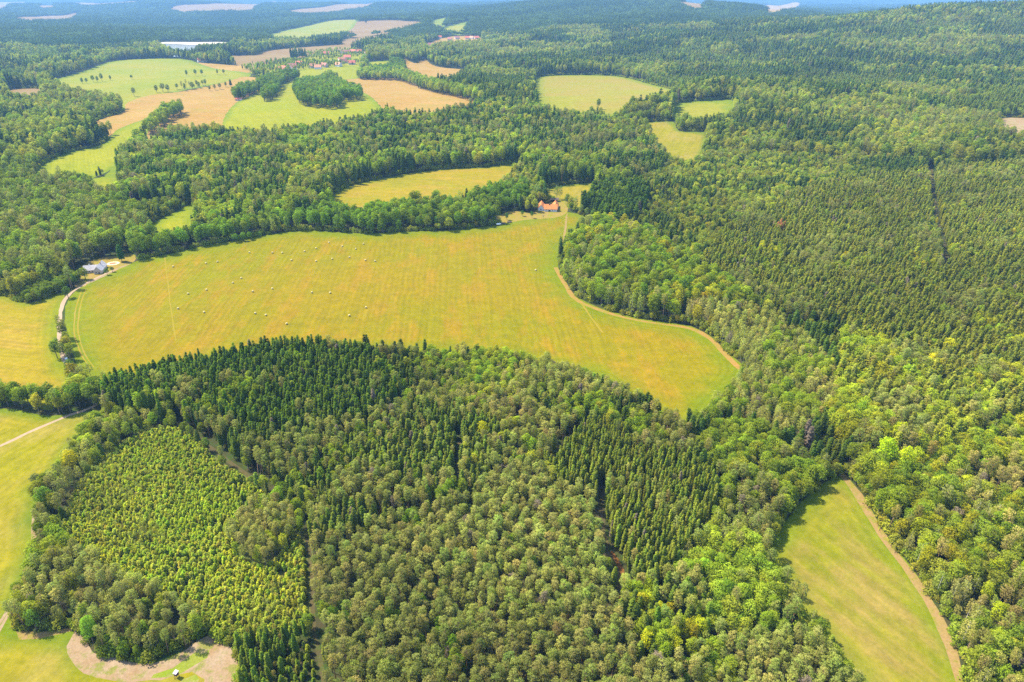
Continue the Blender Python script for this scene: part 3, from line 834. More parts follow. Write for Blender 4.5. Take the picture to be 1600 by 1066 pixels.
def clear_of(P, marg=True):
    ok = np.ones(len(P), bool)
    for i, q in enumerate(clear_polys):
        c = q.mean(0); rad_ = np.linalg.norm(q - c, axis=1).max() + 6
        idx = np.nonzero(ok & (np.linalg.norm(P - c, axis=1) < rad_))[0]
        if not len(idx): continue
        hit = inside(P[idx], q)
        if marg:
            near = ~hit
            e = edge_dist(P[idx][near], q)
            h2 = np.zeros(len(idx), bool); h2[np.nonzero(near)[0][e < 1.2]] = True
            hit |= h2
        ok[idx[hit]] = False
    return ok

LEAFK = np.array([2.5, 2.2, 1.1])
TREES = {k: [] for k in SPEC}          # arrays of x, y, z, sx, sz, rot, r, g, b, stand
PHRASE = [s[1] for s in ST] + [s[1] for s in GROVES] + ['woods between the fields']

def add(kind, P, lo, hi, pal, sid, sxy=1.0):
    if kind != 'bush': P = P[rng.random(len(P)) > .04]
    n = len(P)
    if not n: return
    z = height(P[:, 0], P[:, 1])
    sz = rng.uniform(lo, hi, n) * (.93 + .14 * vnoise(P[:, 0], P[:, 1], 25, 5))
    sx = sz ** .8 * rng.uniform(.86, 1.16, n) * sxy
    pal = np.array(pal) * ((1.14, 1, .95) if kind in ('broad', 'bush') else (1, 1, 1))
    t = np.clip(.72 * vnoise(P[:, 0], P[:, 1], 34, 11 + len(kind)) + .55 * rng.random(n) - .12, 0, .999) * len(pal)
    i0 = t.astype(int) % len(pal)
    cjit = LEAFK * pal[i0] * (rng.normal(1, .14, (n, 1)).clip(.68, 1.4)) * rng.normal(1, .05, (n, 3))
    cjit *= (.82 + .36 * vnoise(P[:, 0], P[:, 1], 70, 3))[:, None]
    if kind in ('pine', 'spruce', 'birch'):
        dead = rng.random(n) < .008
        cjit[dead] = np.array([.26, .20, .15]) * rng.uniform(.8, 1.2, (int(dead.sum()), 1))
    TREES[kind].append(np.column_stack([P, z, sx, sz, rng.uniform(0, 6.283, n), cjit, np.full(n, sid), rng.integers(0, 9999, n)]))

def mix_add(P, mix, size, over, sid, sxy):
    ks = list(mix)
    w = np.array([mix[k] for k in ks], float)
    # kinds gather in patches
    sc = np.stack([vnoise(P[:, 0], P[:, 1], 22, 50 + i) * .9 + .5 * rng.random(len(P)) for i in range(len(ks))], 1)
    rank = sc.argsort(0).argsort(0) / max(1, len(P))
    pick = (np.log(np.maximum(rank, 1e-6)) / w[None]).argmax(1)
    for i, k in enumerate(ks):
        sm = .5 if 'young' in mix and k in ('birch', 'pine') else 1.0
        add(k, P[pick == i], size[0] * sm, size[1] * sm, over.get(k, LC[k]), sid, sxy.get(k, 1.0))

taken = []
for sid, (nm, ph, _, h, sp, mix, size, over) in enumerate(ST):
    q = stand_polys[sid]
    P = grid_in(q[:, 0].min(), q[:, 0].max(), q[:, 1].min(), q[:, 1].max(), sp)
    P = P[in_view(P)]
    P = P[inside(P, q)]
    for t in taken: P = P[~inside(P, t)]
    P = P[clear_of(P)]
    sxy = {'spruce': min(1.25, sp / 2.65), 'pine': 1.0 if sp > 3.0 else sp / 3.1, 'broad': 1.0 if sp > 3.6 else sp / 4}
    if nm == 'plantation': P = P[vnoise(P[:, 0], P[:, 1], 9, 91) + .3 * rng.random(len(P)) > .27]
    mix_add(P, mix, size, over, sid, sxy)
    taken.append(q)
for g, (nm, ph, _, h, sp, mix, size, over) in enumerate(GROVES):
    q = grove_polys[g]
    P = grid_in(q[:, 0].min() - 2, q[:, 0].max() + 2, q[:, 1].min() - 2, q[:, 1].max() + 2, sp)
    P = P[inside(P, q)]
    mix_add(P, mix, size, over, len(ST) + g, {})
FAR_R = 3300
def background(r0, r1, sp):
    P = grid_in(-r1 * .8, r1 * .85, r0 * .3, r1, sp)
    rr = np.linalg.norm(P, axis=1)
    P = P[(rr >= r0) & (rr < r1)]
    P = P[in_view(P, 90)]
    for t in taken + grove_polys: P = P[~inside(P, t)]
    return P[clear_of(P)]
for r0, r1, sp in ((60, 1000, 4.5), (1000, 1900, 7.0), (1900, FAR_R, 9.6)):
    P = background(r0, r1, sp)
    u = .6 * vnoise(P[:, 0], P[:, 1], 150, 21) + .3 * vnoise(P[:, 0], P[:, 1], 45, 22) + .25 * rng.random(len(P))
    con = u > .60 - .06 * np.clip(P[:, 0] / 800, -1, 1)
    pn = ~con & (u < .40) & (rng.random(len(P)) < .6)
    k = 1.0
    g0 = {60: .74, 1000: 1.22, 1900: 1.45}[r0]
    bl = ~con & ~pn
    sid = len(PHRASE) - 1
    # woods are a patchwork of stands of different age: each patch has its own height and tint
    age = (.55 * vnoise(P[:, 0], P[:, 1], 95, 61) + .45 * vnoise(P[:, 0], P[:, 1], 260, 62))
    for lo_, hi_, hs in ((-1, .42, .74), (.42, .6, .98), (.6, 2, 1.2)):
        ag = (age >= lo_) & (age < hi_)
        add('spruce', P[con & ag], .7 * g0 * hs, 1.2 * g0 * hs, [(.045,.080,.022),(.06,.095,.026),(.085,.11,.03)] if hs > .9 else [(.085,.12,.03),(.10,.13,.035)], sid, 1.25 * k)
        add('pine', P[pn & ag], .78 * g0 * hs, 1.05 * g0 * hs, LC['pine'], sid, k)
        add('broad', P[bl & ag], .62 * g0 * hs, 1.15 * g0 * hs, ([(.065,.11,.02),(.09,.135,.024)], [(.08,.125,.024),(.12,.155,.03)], [(.10,.145,.03),(.115,.15,.035),(.07,.115,.022)])[int(hs > .9) + int(hs > 1)], sid, k)

edge_pts = []
for nm, mt, q in polys[:n_fields]:
    if np.linalg.norm(q.mean(0)) > 1900: continue
    nx_ = np.roll(q, -1, 0)
    L_ = np.linalg.norm(nx_ - q, axis=1)
    ar = np.sum(q[:, 0] * nx_[:, 1] - q[:, 1] * nx_[:, 0])
    for a_, b_, l_ in zip(q, nx_, L_):
        k_ = max(1, int(l_ / .85 * (.5 + rng.random())))
        nr = np.array([b_[1] - a_[1], a_[0] - b_[0]]) / max(l_, 1e-6) * (1 if ar > 0 else -1)
        t_ = (np.arange(k_) + rng.random(k_))[:, None] / k_
        edge_pts.append(a_ + (b_ - a_) * t_ + nr * (.5 + 5.5 * rng.random((k_, 1)) ** 1.4))
P = np.concatenate(edge_pts)
P = P[in_view(P)]; P = P[clear_of(P, False)]
trk = [q for n_, _, q in polys if n_ in ('gravel_track', 'farm_track')]
P = P[np.min([edge_dist(P, q) for q in trk], 0) > 9]
nearby = np.zeros(len(P), int)
for _, _, q in polys[:n_fields]:
    if np.linalg.norm(q.mean(0)) < 2500: nearby += edge_dist(P, q) < 11
P = P[nearby < 2]
u = vnoise(P[:, 0], P[:, 1], 11, 77) + .25 * rng.random(len(P))
P = P[u > .35]; u = u[u > .35]
MANT = [(.07,.12,.022),(.09,.14,.025),(.10,.135,.04),(.12,.15,.03)]
tall = u > .85
add('bush', P[~tall], .55, 1.6, MANT, len(PHRASE) - 1, 1.0)
add('broad', P[tall], .22, .42, MANT, len(PHRASE) - 1, 1.0)

for k in TREES: TREES[k] = np.concatenate(TREES[k])

# single trees out in the open: kind, x, y (foot in the picture), size, width, colour, label
BUSH = (.07, .11, .028)
SINGLES = [
 ('broad', 107, 466, .42, 1.15, (.05,.09,.02), 'small round dark tree beside the bend of the gravel track'),
 ('broad', 90, 560, .58, .95, (.08,.12,.035), 'left one of the grey-green trees over the gravel track'),
 ('broad', 103, 562, .52, .95, (.075,.10,.04), 'right one of the grey-green trees over the gravel track'),
 ('birch', 95, 556, .66, 1.1, (.06,.10,.03), 'rear slim tree of the clump over the gravel track'),
 ('broad', 114, 588, .50, .9, (.06,.10,.03), 'dense oval tree on the track verge above the wood'),
 ('birch', 132, 590, .45, 1.1, (.13,.145,.06), 'left pale tree between track and dark spruce wood'),
 ('birch', 142, 588, .45, 1.2, (.12,.14,.055), 'right pale tree between track and dark spruce wood'),
 ('spruce', 191, 409, .62, 1.9, (.035,.085,.03), 'dark green cone-shaped tree in the garden of the grey-roofed house'),
 ('broad', 134, 437, .46, 1.25, (.09,.12,.03), 'round bushy tree in front of the grey-roofed house'),
 ('broad', 168, 430, .24, 1.2, (.04,.08,.035), 'dark shrub beside the gable of the grey-roofed house'),
 ('broad', 176, 425, .2, 1.3, (.06,.09,.04), 'low grey shrub right of the grey-roofed house'),
 ('broad', 118, 446, .44, .9, (.055,.10,.025), 'oval tree at the right end of the track hedge'),
 ('broad', 369, 379, .36, 1.3, (.06,.12,.02), 'left low bush in front of the brook trees'),
 ('broad', 381, 377, .38, 1.3, (.065,.125,.02), 'middle low bush in front of the brook trees'),
 ('broad', 391, 375, .34, 1.3, (.06,.12,.02), 'right low bush in front of the brook trees'),
 ('broad', 580, 366, .62, 1.15, (.055,.105,.016), 'rounded dark tree standing forward of the brook belt'),
 ('broad', 624, 363, .56, 1.15, (.05,.10,.018), 'rounded tree right of the foremost brook tree'),
 ('broad', 660, 358, .42, 1.15, (.08,.12,.025), 'low pale tree at the foot of the brook belt'),
 ('broad', 683, 358, .58, .85, (.045,.10,.02), 'upright dark tree at the foot of the brook belt'),
 ('broad', 702, 361, .58, 1.35, (.12,.15,.03), 'broad yellow-green tree at the right end of the brook belt'),
 ('broad', 724, 354, .75, .9, (.15,.17,.035), 'tall yellow-green tree left of the farmyard'),
 ('birch', 740, 350, .8, 1.1, (.15,.165,.05), 'pale slim tree left of the farmyard'),
 ('broad', 755, 352, .55, 1.0, (.09,.13,.04), 'grey-green tree at the edge of the farmyard'),
 ('broad', 792, 344, .34, 1.0, (.03,.075,.02), 'dark bush behind the field-edge log piles'),
 ('broad', 816, 338, .26, 1.1, (.035,.09,.02), 'left dark shrub of the farm orchard'),
 ('broad', 831, 341, .32, .9, (.03,.085,.02), 'right dark shrub of the farm orchard'),
 ('broad', 824, 332, .6, 1.1, (.16,.18,.03), 'light yellow-green orchard tree left of the farmhouse'),
 ('broad', 836, 331, .6, 1.1, (.14,.17,.035), 'pale orchard tree beside the farmhouse gable'),
 ('birch', 839, 312, .85, 1.35, (.09,.14,.05), 'tall pale tree at the left end of the farm meadow'),
 ('spruce', 852, 317, .68, 2.0, (.03,.06,.022), 'dark cone-shaped tree right behind the farmhouse'),
 ('birch', 869, 312, .78, 1.1, (.075,.115,.045), 'left tall tree of the pair behind the farmhouse'),
 ('birch', 875, 311, .72, 1.1, (.06,.10,.035), 'right tall tree of the pair behind the farmhouse'),
 ('broad', 886, 323, .62, .9, (.06,.10,.03), 'leftmost tree of the row right of the farm'),
 ('birch', 899, 330, .8, 1.2, (.08,.12,.05), 'tallest slim tree of the row right of the farm'),
 ('broad', 908, 337, .5, .9, (.10,.13,.06), 'grey tree in the row right of the farm'),
 ('broad', 917, 340, .46, .9, (.09,.13,.05), 'small pale tree in the row right of the farm'),
 ('broad', 928, 343, .48, .95, (.11,.15,.045), 'rightmost tree of the row right of the farm'),
 ('broad', 935, 171, .75, .8, (.035,.075,.015), 'lone dark tree at the corner of the large pale meadow'),
 ('broad', 129, 131, .6, 1, (.05,.09,.03), 'first tree of the short row in the far green field'),
 ('broad', 136, 131, .55, 1, (.06,.10,.03), 'second tree of the short row in the far green field'),
 ('broad', 146, 129, .7, 1, (.05,.09,.03), 'third tree of the short row in the far green field'),
 ('broad', 153, 129, .65, 1, (.06,.10,.03), 'fourth tree of the short row in the far green field'),
 ('broad', 160, 128, .85, 1, (.05,.09,.03), 'tallest tree ending the short row in the far green field'),
 ('broad', 173, 126, .55, 1, (.06,.10,.03), 'single tree right of the short row in the far green field'),
 ('broad', 206, 124, .45, 1.2, (.04,.08,.025), 'small dark tree in the middle of the far green field'),
 ('broad', 210, 151, .8, 1, (.10,.12,.06), 'grey tree at the corner of the broad stubble field'),
 ('broad', 245, 145, .7, 1.2, (.08,.10,.04), 'left bush of the stubble field hedge'),
 ('broad', 255, 144, .8, 1.2, (.09,.11,.045), 'grey bush of the stubble field hedge'),
 ('broad', 263, 144, .7, 1.2, (.07,.10,.04), 'dark bush of the stubble field hedge'),
 ('broad', 277, 140, .55, 1.2, (.06,.10,.03), 'low bush right along the stubble field hedge'),
 ('broad', 289, 139, .55, 1, (.07,.10,.03), 'round bush near the lime strip of the far field'),
 ('broad', 308, 135, .6, 1.2, (.07,.10,.03), 'left bush at the edge of the broad stubble field'),
 ('broad', 317, 134, .55, 1.2, (.08,.11,.03), 'right bush at the edge of the broad stubble field'),
 ('broad', 328, 142, .5, 1.2, (.09,.10,.05), 'left bush inside the broad stubble field'),
 ('broad', 336, 141, .55, 1.2, (.09,.10,.05), 'middle bush inside the broad stubble field'),
 ('broad', 344, 140, .6, 1.2, (.08,.10,.05), 'right bush inside the broad stubble field'),
 ('broad', 353, 136, .5, 1.0, (.07,.10,.04), 'low bush before the cone tree in the stubble'),
 ('spruce', 361, 136, .7, 1.9, (.04,.07,.03), 'cone-shaped tree among the stubble field bushes'),
 ('broad', 292, 119, .65, 1, (.04,.08,.03), 'left dark tree along the upper stubble'),
 ('broad', 306, 119, .7, 1, (.04,.08,.03), 'second dark tree along the upper stubble'),
 ('broad', 316, 119, .7, 1, (.04,.08,.03), 'third dark tree along the upper stubble'),
 ('broad', 340, 117, .6, 1, (.07,.09,.03), 'fourth tree along the upper stubble'),
 ('broad', 350, 117, .6, 1, (.08,.09,.03), 'fifth tree along the upper stubble'),
 ('broad', 572, 38, 1.2, 1, (.03,.05,.03), 'lone dark tree on the far grain field'),
 ('broad', 470, 84, .6, 1.1, (.04,.06,.03), 'small dark tree on the village stubble'),
 ('broad', 60, 759, .34, 1.2, (.07,.09,.06), 'small grey bush alone at the left meadow edge'),
 ('broad', 78, 800, .72, 1.05, (.075,.13,.025), 'large dark green tree at the meadow corner left of the plantation'),
 ('broad', 116, 740, .68, .95, (.21,.20,.012), 'bright yellow-green tree in the belt left of the plantation'),
 ('broad', 1008, 560, .01, 1, BUSH, ''),
 ('broad', 437, 795, .62, 1.0, (.10,.165,.022), 'bright green broadleaf tree in the pine clump amid the plantation'),
 ('broad', 755, 695, .72, .8, (.20,.21,.012), 'bright yellow tree in the mixed wood at picture centre'),
 ('broad', 783, 705, .6, .7, (.17,.19,.03), 'yellow-green tree right of the bright yellow centre tree'),
 ('broad', 1447, 590, .75, .8, (.28,.27,.01), 'brightest yellow tree in the wood on the right slope'),
 ('broad', 1474, 570, .8, 1.0, (.22,.23,.014), 'large yellow-green tree upslope of the brightest yellow tree'),
 ('broad', 1375, 740, 1.05, 1.0, (.17,.24,.012), 'large brilliant lime-green tree at the top of the stream meadow'),
 ('broad', 1405, 748, .9, .95, (.20,.25,.014), 'lime-green tree right of the largest lime tree'),
 ('broad', 1398, 702, .8, .95, (.18,.22,.012), 'lime-green round tree above the largest lime tree'),
 ('broad', 120, 930, .6, 1.0, (.15,.18,.02), 'yellow-green tree in the pine grove at bottom left'),
 ('broad', 148, 1008, .7, .85, (.09,.17,.03), 'fresh green tree at the front of the bottom-left grove'),
 ('broad', 58, 985, .55, .9, (.085,.15,.035), 'fresh green tree at the left tip of the bottom-left grove'),
]
SINGLES = [s for s in SINGLES if s[6]]
OPENBARE = [('bare', 1578, 1050, .62, 'leafless grey dead tree among bright beeches at bottom right'),
            ('bare', 849, 342, .3, 'leafless grey-brown bush in front of the farmhouse gable'),
            ('bare', 770, 338, .75, 'grey dead tree standing at the left end of the farmyard')]
keep_out = np.concatenate([at([s[1] for s in SINGLES], [s[2] for s in SINGLES]), at([s[1] for s in OPENBARE], [s[2] for s in OPENBARE])])
ko_r = np.array([max(2.2, 3.4 * s[3]) for s in SINGLES] + [max(2, 4.2 * s[3]) for s in OPENBARE])
HOUSE_SPOTS = at([860, 147, 985, 956, 277], [326, 420, 215, 280, 1058])
keep_out = np.concatenate([keep_out, HOUSE_SPOTS]); ko_r = np.concatenate([ko_r, [15, 14, 12, 10, 4]])
for k in TREES:
    A = TREES[k]
    bad = np.zeros(len(A), bool)
    for p, r_ in zip(keep_out, ko_r): bad |= (np.abs(A[:, 0] - p[0]) < r_) & (np.abs(A[:, 1] - p[1]) < r_)
    TREES[k] = A[~bad]

# ------------------------------------------------------------------ trees: objects
WORD = {'pine': 'pine', 'spruce': 'spruce', 'broad': 'broadleaf', 'birch': 'slim-tree', 'young': 'sapling', 'bush': 'bush'}
def make_tree(key, v, loc, sx, sz, rot, col, label, group=None, k_=1.0):
    _, crowns, trunks, nm = PROTO[key]
    e = empty(nm, loc, rot)
    asy = .85 + .34 * ((rot * 7.31) % 1)
    e.scale = (sx * asy, sx / asy, sz)
    tag(e, label, 'bush' if key == 'bush' else 'tree', group)
    cr = link(bpy.data.objects.new('crown', crowns[v % len(crowns)]), e)
    cr['leaf_color'] = [float(c) for c in np.asarray(col) * k_]
    link(bpy.data.objects.new('trunk', trunks[v % len(trunks)]), e)
    return e

ORD = ['leftmost', 'second from left', 'third from left', 'fourth from left', 'fifth from left', 'sixth from left', 'seventh from left', 'eighth from left', 'ninth from left', 'tenth from left']
ROWW = ['lowest', 'low', 'middle', 'high', 'topmost']
def shade_word(col, pal):
    b = sum(col) / 3
    lo, hi = pal
    return 'dark' if b < lo else ('pale' if b > hi else 'mid-green')

PICK = {'pine': 290, 'spruce': 290, 'broad': 225, 'birch': 150, 'young': 290, 'bush': 240}
n_single = {k: sum(s[0] == k for s in SINGLES) for k in PICK}
for key, A in list(TREES.items()):
    nm = PROTO[key][3]
    px, py, zc = project(A[:, 0], A[:, 1], A[:, 2] + {'young': 5, 'bush': 1.5}.get(key, 12) * A[:, 4])
    vis = (px > 4) & (px < 1596) & (py > 4) & (py < 1062)
    score = np.where(vis, A[:, 4] * A[:, 3] ** .5 / zc, 0)
    pick = np.argsort(-score)[:min(PICK[key], int(vis.sum()))]
    pick = pick[score[pick] > 0]
    sel = np.zeros(len(A), bool); sel[pick] = True
    B, bx, by = A[sel], px[sel], py[sel]
    lum = B[:, 6:9].mean(1)
    q3 = np.quantile(lum, [.33, .67]); s3 = np.quantile(B[:, 4], [.5])
    desc = [(('dark', 'mid-toned', 'pale')[int(np.searchsorted(q3, l))], ('shorter', 'taller')[int(s > s3[0])]) for l, s in zip(lum, B[:, 4])]
    cells = {}
    for i in range(len(B)):
        cells.setdefault((int(B[i, 9]), int(bx[i] // 107), desc[i]), []).append(i)
    for (sid, cx, (sh, tl)), mem in cells.items():
        mem.sort(key=lambda i: by[i])
        chunks = [mem[i:i + 8] for i in range(0, len(mem), 8)]
        for ci, ch in enumerate(chunks):
            ch = sorted(ch, key=lambda i: bx[i])
            xw = f'{cx + 1} fifteenths across'
            xw = ('far left', 'left edge', 'left side', 'left quarter', 'left third', 'left of centre', 'slightly left', 'centre', 'slightly right', 'right of centre', 'right third', 'right quarter', 'right side', 'right edge', 'far right')[min(cx, 14)]
            for oi, i in enumerate(ch):
                o_ = f', {ORD[oi]}' if len(ch) > 1 else ''
                c_ = f', {("back", "middle", "front", "foremost")[min(ci + (len(chunks) == 2) * ci, 3)]} rows' if len(chunks) > 1 else ''
                v = B[i]
                make_tree(key, int(v[10]), (v[0], v[1], v[2]), v[3], v[4], v[5], v[6:9],
                          f'{tl} {sh} {WORD[key]}, {PHRASE[sid]}, {xw}{c_}{o_}', f'{WORD[key]}s of the {PHRASE[sid]}')
    TREES[key] = A[~sel]

for i, (k, x, y, sz, w, col, lab) in enumerate(SINGLES):
    p = at(x, y)[0]
    sz *= 1.35 if y < 200 else (1.25 if y < 640 else 1.1)
    make_tree(k, i, (p[0], p[1], float(height(*p))), sz ** .85 * w, sz, i * 1.7, col, lab, 'trees standing in the open', LEAFK)
bw = bare(900)
bare_trunk = mesh_from('dead_tree_twigs', bw[1][0], bw[1][1], [plain_mat('dead_wood', (.30, .24, .20), .9, .1, .25, 1.5)], smooth=True)
for i, (k, x, y, s_, lab) in enumerate(OPENBARE):
    p = at(x, y)[0]
    o = link(bpy.data.objects.new('dead_tree', bare_trunk))
    o.location = (p[0], p[1], float(height(*p))); o.scale = (s_,) * 3; o.rotation_euler = (0, 0, i * 2.1)
    tag(o, lab, 'tree')
# the rust-red dying spruces on the slope
p0 = at(1218, 362, 8)[0]
for i, (dx, dy, s_, lab) in enumerate(((0, 0, .95, 'tallest rust-red dying spruce on the olive slope'), (-3.2, -2, .8, 'left rust-red dying spruce on the olive slope'), (2.8, -1.5, .82, 'right rust-red dying spruce on the olive slope'), (-.6, -4, .78, 'front rust-red dying spruce on the olive slope'), (4.5, -4, .65, 'short orange dying spruce on the olive slope'))):
    x, y = p0[0] + dx, p0[1] + dy
    make_tree('spruce', i, (x, y, float(height(x, y)) + .8), .95, s_ + .1, i, (.50, .22, .09), lab, 'dying spruces on the slope')

# the rest of the woods, far too many to count
def scatter(name, coll, A, nvar):
    me = bpy.data.meshes.new(name)
    me.vertices.add(len(A))
    me.vertices.foreach_set('co', A[:, :3].astype(np.float32).ravel())
    def attr(nm, t, data, key='vector'):
        a_ = me.attributes.new(nm, t, 'POINT'); a_.data.foreach_set(key, np.ascontiguousarray(data).ravel())
    asy = rng.uniform(.84, 1.19, len(A))
    attr('size', 'FLOAT_VECTOR', np.column_stack([A[:, 3] * asy, A[:, 3] / asy, A[:, 4]]).astype(np.float32))
    tilt = rng.normal(0, .05, (len(A), 2))
    attr('turn', 'FLOAT_VECTOR', np.column_stack([tilt, A[:, 5]]).astype(np.float32))
    attr('leaf_color', 'FLOAT_VECTOR', A[:, 6:9].astype(np.float32))
    attr('variant', 'INT', (A[:, 10].astype(np.int32) % nvar), 'value')
    me.update()
    o = link(bpy.data.objects.new(name, me))
    tag(o, kind='stuff')
    ng = bpy.data.node_groups.new(name, 'GeometryNodeTree')
    ng.interface.new_socket('Geometry', in_out='INPUT', socket_type='NodeSocketGeometry')
    ng.interface.new_socket('Geometry', in_out='OUTPUT', socket_type='NodeSocketGeometry')
    gi, go = ng.nodes.new('NodeGroupInput'), ng.nodes.new('NodeGroupOutput')
    ip = ng.nodes.new('GeometryNodeInstanceOnPoints')
    ci = ng.nodes.new('GeometryNodeCollectionInfo')
    ci.inputs['Collection'].default_value = coll
    ci.inputs['Separate Children'].default_value = True
    ci.inputs['Reset Children'].default_value = True
    ip.inputs['Pick Instance'].default_value = True
    def na(nm, t):
        q = ng.nodes.new('GeometryNodeInputNamedAttribute'); q.data_type = t; q.inputs[0].default_value = nm
        return q.outputs[0]
    L = ng.links.new
    L(gi.outputs[0], ip.inputs['Points']); L(ci.outputs[0], ip.inputs['Instance'])
    L(na('variant', 'INT'), ip.inputs['Instance Index'])
    L(na('turn', 'FLOAT_VECTOR'), ip.inputs['Rotation'])
    L(na('size', 'FLOAT_VECTOR'), ip.inputs['Scale'])
    L(ip.outputs[0], go.inputs[0])
    md = o.modifiers.new('scatter', 'NODES'); md.node_group = ng
    return o

FN = {'pine': 'pine_forest', 'spruce': 'spruce_forest', 'broad': 'broadleaf_forest', 'birch': 'birch_forest', 'young': 'conifer_plantation', 'bush': 'shrub_mantle'}
FL = {'pine': 'grey-green pine forest filling the lower centre', 'spruce': 'dense dark spruce forest covering slopes and blocks', 'broad': 'rounded green broadleaf forest in belts between the fields', 'birch': 'pale light-crowned woodland along the forest edges', 'young': 'light green young conifer plantation at lower left', 'bush': 'low green thickets along the field edges'}
tot = 0
for k, A in TREES.items():
    tag(scatter(FN[k], PROTO[k][0], A, len(SPEC[k][0])), FL[k], 'forest')
    tot += len(A)
P = np.concatenate([background(FAR_R, 12500, 30.0), background(12500, 18800, 42.0)])
rr = np.linalg.norm(P, axis=1)
P = P[(rr < 7500) | (rng.random(len(P)) < .8)]
A = np.zeros((len(P), 11))
A[:, :2] = P; A[:, 2] = height(P[:, 0], P[:, 1])
g = (1 + np.clip((np.linalg.norm(P, axis=1) - 5000) / 20000, 0, .5))
A[:, 3] = g * rng.uniform(.95, 1.2, len(P)); A[:, 4] = rng.uniform(.85, 1.15, len(P))
A[:, 5] = rng.uniform(0, 6.28, len(P))
u = .55 * vnoise(P[:, 0], P[:, 1], 420, 31) + .3 * vnoise(P[:, 0], P[:, 1], 140, 32) + .25 * rng.random(len(P))
A[:, 10] = np.clip(((u - .2) / .65 * 6), 0, 5).astype(int)
pal = np.array([(.05,.085,.022),(.06,.09,.025),(.075,.11,.025),(.09,.13,.028),(.10,.145,.03),(.07,.10,.025)])
A[:, 6:9] = pal[A[:, 10].astype(int)] * rng.normal(1, .12, (len(P), 1)).clip(.7, 1.35)
tag(scatter('far_forest', FARC, A, 6), 'hazy far forest reaching to the horizon', 'forest')
print('TREES', {k: len(a_) for k, a_ in TREES.items()}, tot, len(P), 'faces', len(GF))

# ------------------------------------------------------------------ buildings
def box(V, F, x0, x1, y0, y1, z0, z1):
    n = len(V)
    V += [(x0, y0, z0), (x1, y0, z0), (x1, y1, z0), (x0, y1, z0), (x0, y0, z1), (x1, y0, z1), (x1, y1, z1), (x0, y1, z1)]
    F += [tuple(n + i for i in f) for f in ((3, 2, 1, 0), (4, 5, 6, 7), (0, 1, 5, 4), (1, 2, 6, 5), (2, 3, 7, 6), (3, 0, 4, 7))]

def part(name, V, F, mat, parent, label=None):
    o = link(bpy.data.objects.new(name, mesh_from(name, V, F, [mat])), parent)
    if label: o['label'] = label
    return o

def gable_walls(V, F, x0, x1, y0, y1, h, r):
    """walls with pointed gables, ridge along x"""
    n = len(V); m = (y0 + y1) / 2
    V += [(x0, y0, -1), (x1, y0, -1), (x1, y1, -1), (x0, y1, -1), (x0, y0, h), (x1, y0, h), (x1, y1, h), (x0, y1, h), (x0, m, r), (x1, m, r)]
    F += [tuple(n + i for i in f) for f in ((0, 1, 5, 4), (2, 3, 7, 6), (1, 2, 6, 9, 5), (3, 0, 4, 8, 7))]

def gable_roof(V, F, x0, x1, y0, y1, h, r, ov=.5, th=.22):
    m = (y0 + y1) / 2
    k = (r - h) / (m - y0)
    for sgn, ye in ((-1, y0 - ov), (1, y1 + ov)):
        n = len(V)
        he = h - ov * k
        for x in (x0 - ov, x1 + ov):
            V += [(x, ye, he), (x, m, r + .02), (x, m, r + th), (x, ye, he + th)]
        f = ((0, 1, 2, 3), (7, 6, 5, 4), (3, 2, 6, 7), (4, 5, 1, 0), (0, 3, 7, 4), (1, 5, 6, 2))
        F += [tuple(n + i for i in q) for q in f]

WALLW = plain_mat('white_render', (.62, .60, .57), .85, .1, .06, .5)
WALLC = plain_mat('cream_render', (.50, .42, .34), .85, .1, .08, .5)
def tiles(name, col):
    m, n, out = new_mat(name)
    pos = N(n, 'ShaderNodeTexCoord').outputs['Object']
    w = N(n, 'ShaderNodeTexWave', wave_type='BANDS', bands_direction='X'); w.inputs['Scale'].default_value = 1.6; w.inputs['Distortion'].default_value = .6
    n.links.new(pos, w.inputs['Vector'])
    f = noise(n, pos, .9, 5, .7)
    c = mixc(n, 1.0, col, mixc(n, rng_map(n, f, .3, .7, 0, 1), (.74, .72, .7), (1.16, 1.14, 1.1)), 'MULTIPLY')
    finish(n, out, c, .8, .2, (w.outputs[0], .5, .08))
    return m
ROOF_O = tiles('orange_roof_tiles', (.50, .19, .06))
ROOF_V = tiles('salmon_roof_tiles', (.52, .24, .14))
ROOF_R = tiles('red_roof_tiles', (.52, .15, .10))
ROOF_B = tiles('brown_roof_tiles', (.34, .14, .12))
ROOF_G = tiles('grey_sheet_roof', (.42, .40, .43))
ROOF_D = tiles('dark_shed_roof', (.12, .09, .08))
GLASS = plain_mat('dark_window_glass', (.03, .035, .04), .1, .5, .1)
WOODM = plain_mat('weathered_wood', (.16, .10, .07), .9, .1, .3, 2)
STONE = plain_mat('chimney_brick', (.40, .20, .14), .9, .1, .2, 2)

def opening(name, root, x0, x1, y0, y1, z0, z1, mat, arch=False, axis='y'):
    V, F = [], []
    box(V, F, x0, x1, y0, y1, z0, z1)
    if arch:
        n = len(V); c = (x0 + x1) / 2; rad_ = (x1 - x0) / 2
        for y in (y0, y1):
            V += [(c + rad_ * math.cos(a_), y, z1 + .002 + rad_ * .8 * math.sin(a_)) for a_ in np.linspace(0, math.pi, 9)]
        F += [tuple(n + i for i in range(9)), tuple(n + 17 - i for i in range(9))]
        F += [(n + i, n + 9 + i, n + 10 + i, n + 1 + i) for i in range(8)]
    return part(name, V, F, mat, root)

def spot(px, py): 
    p = at(px, py)[0]
    return (float(p[0]), float(p[1]), float(height(*p)))

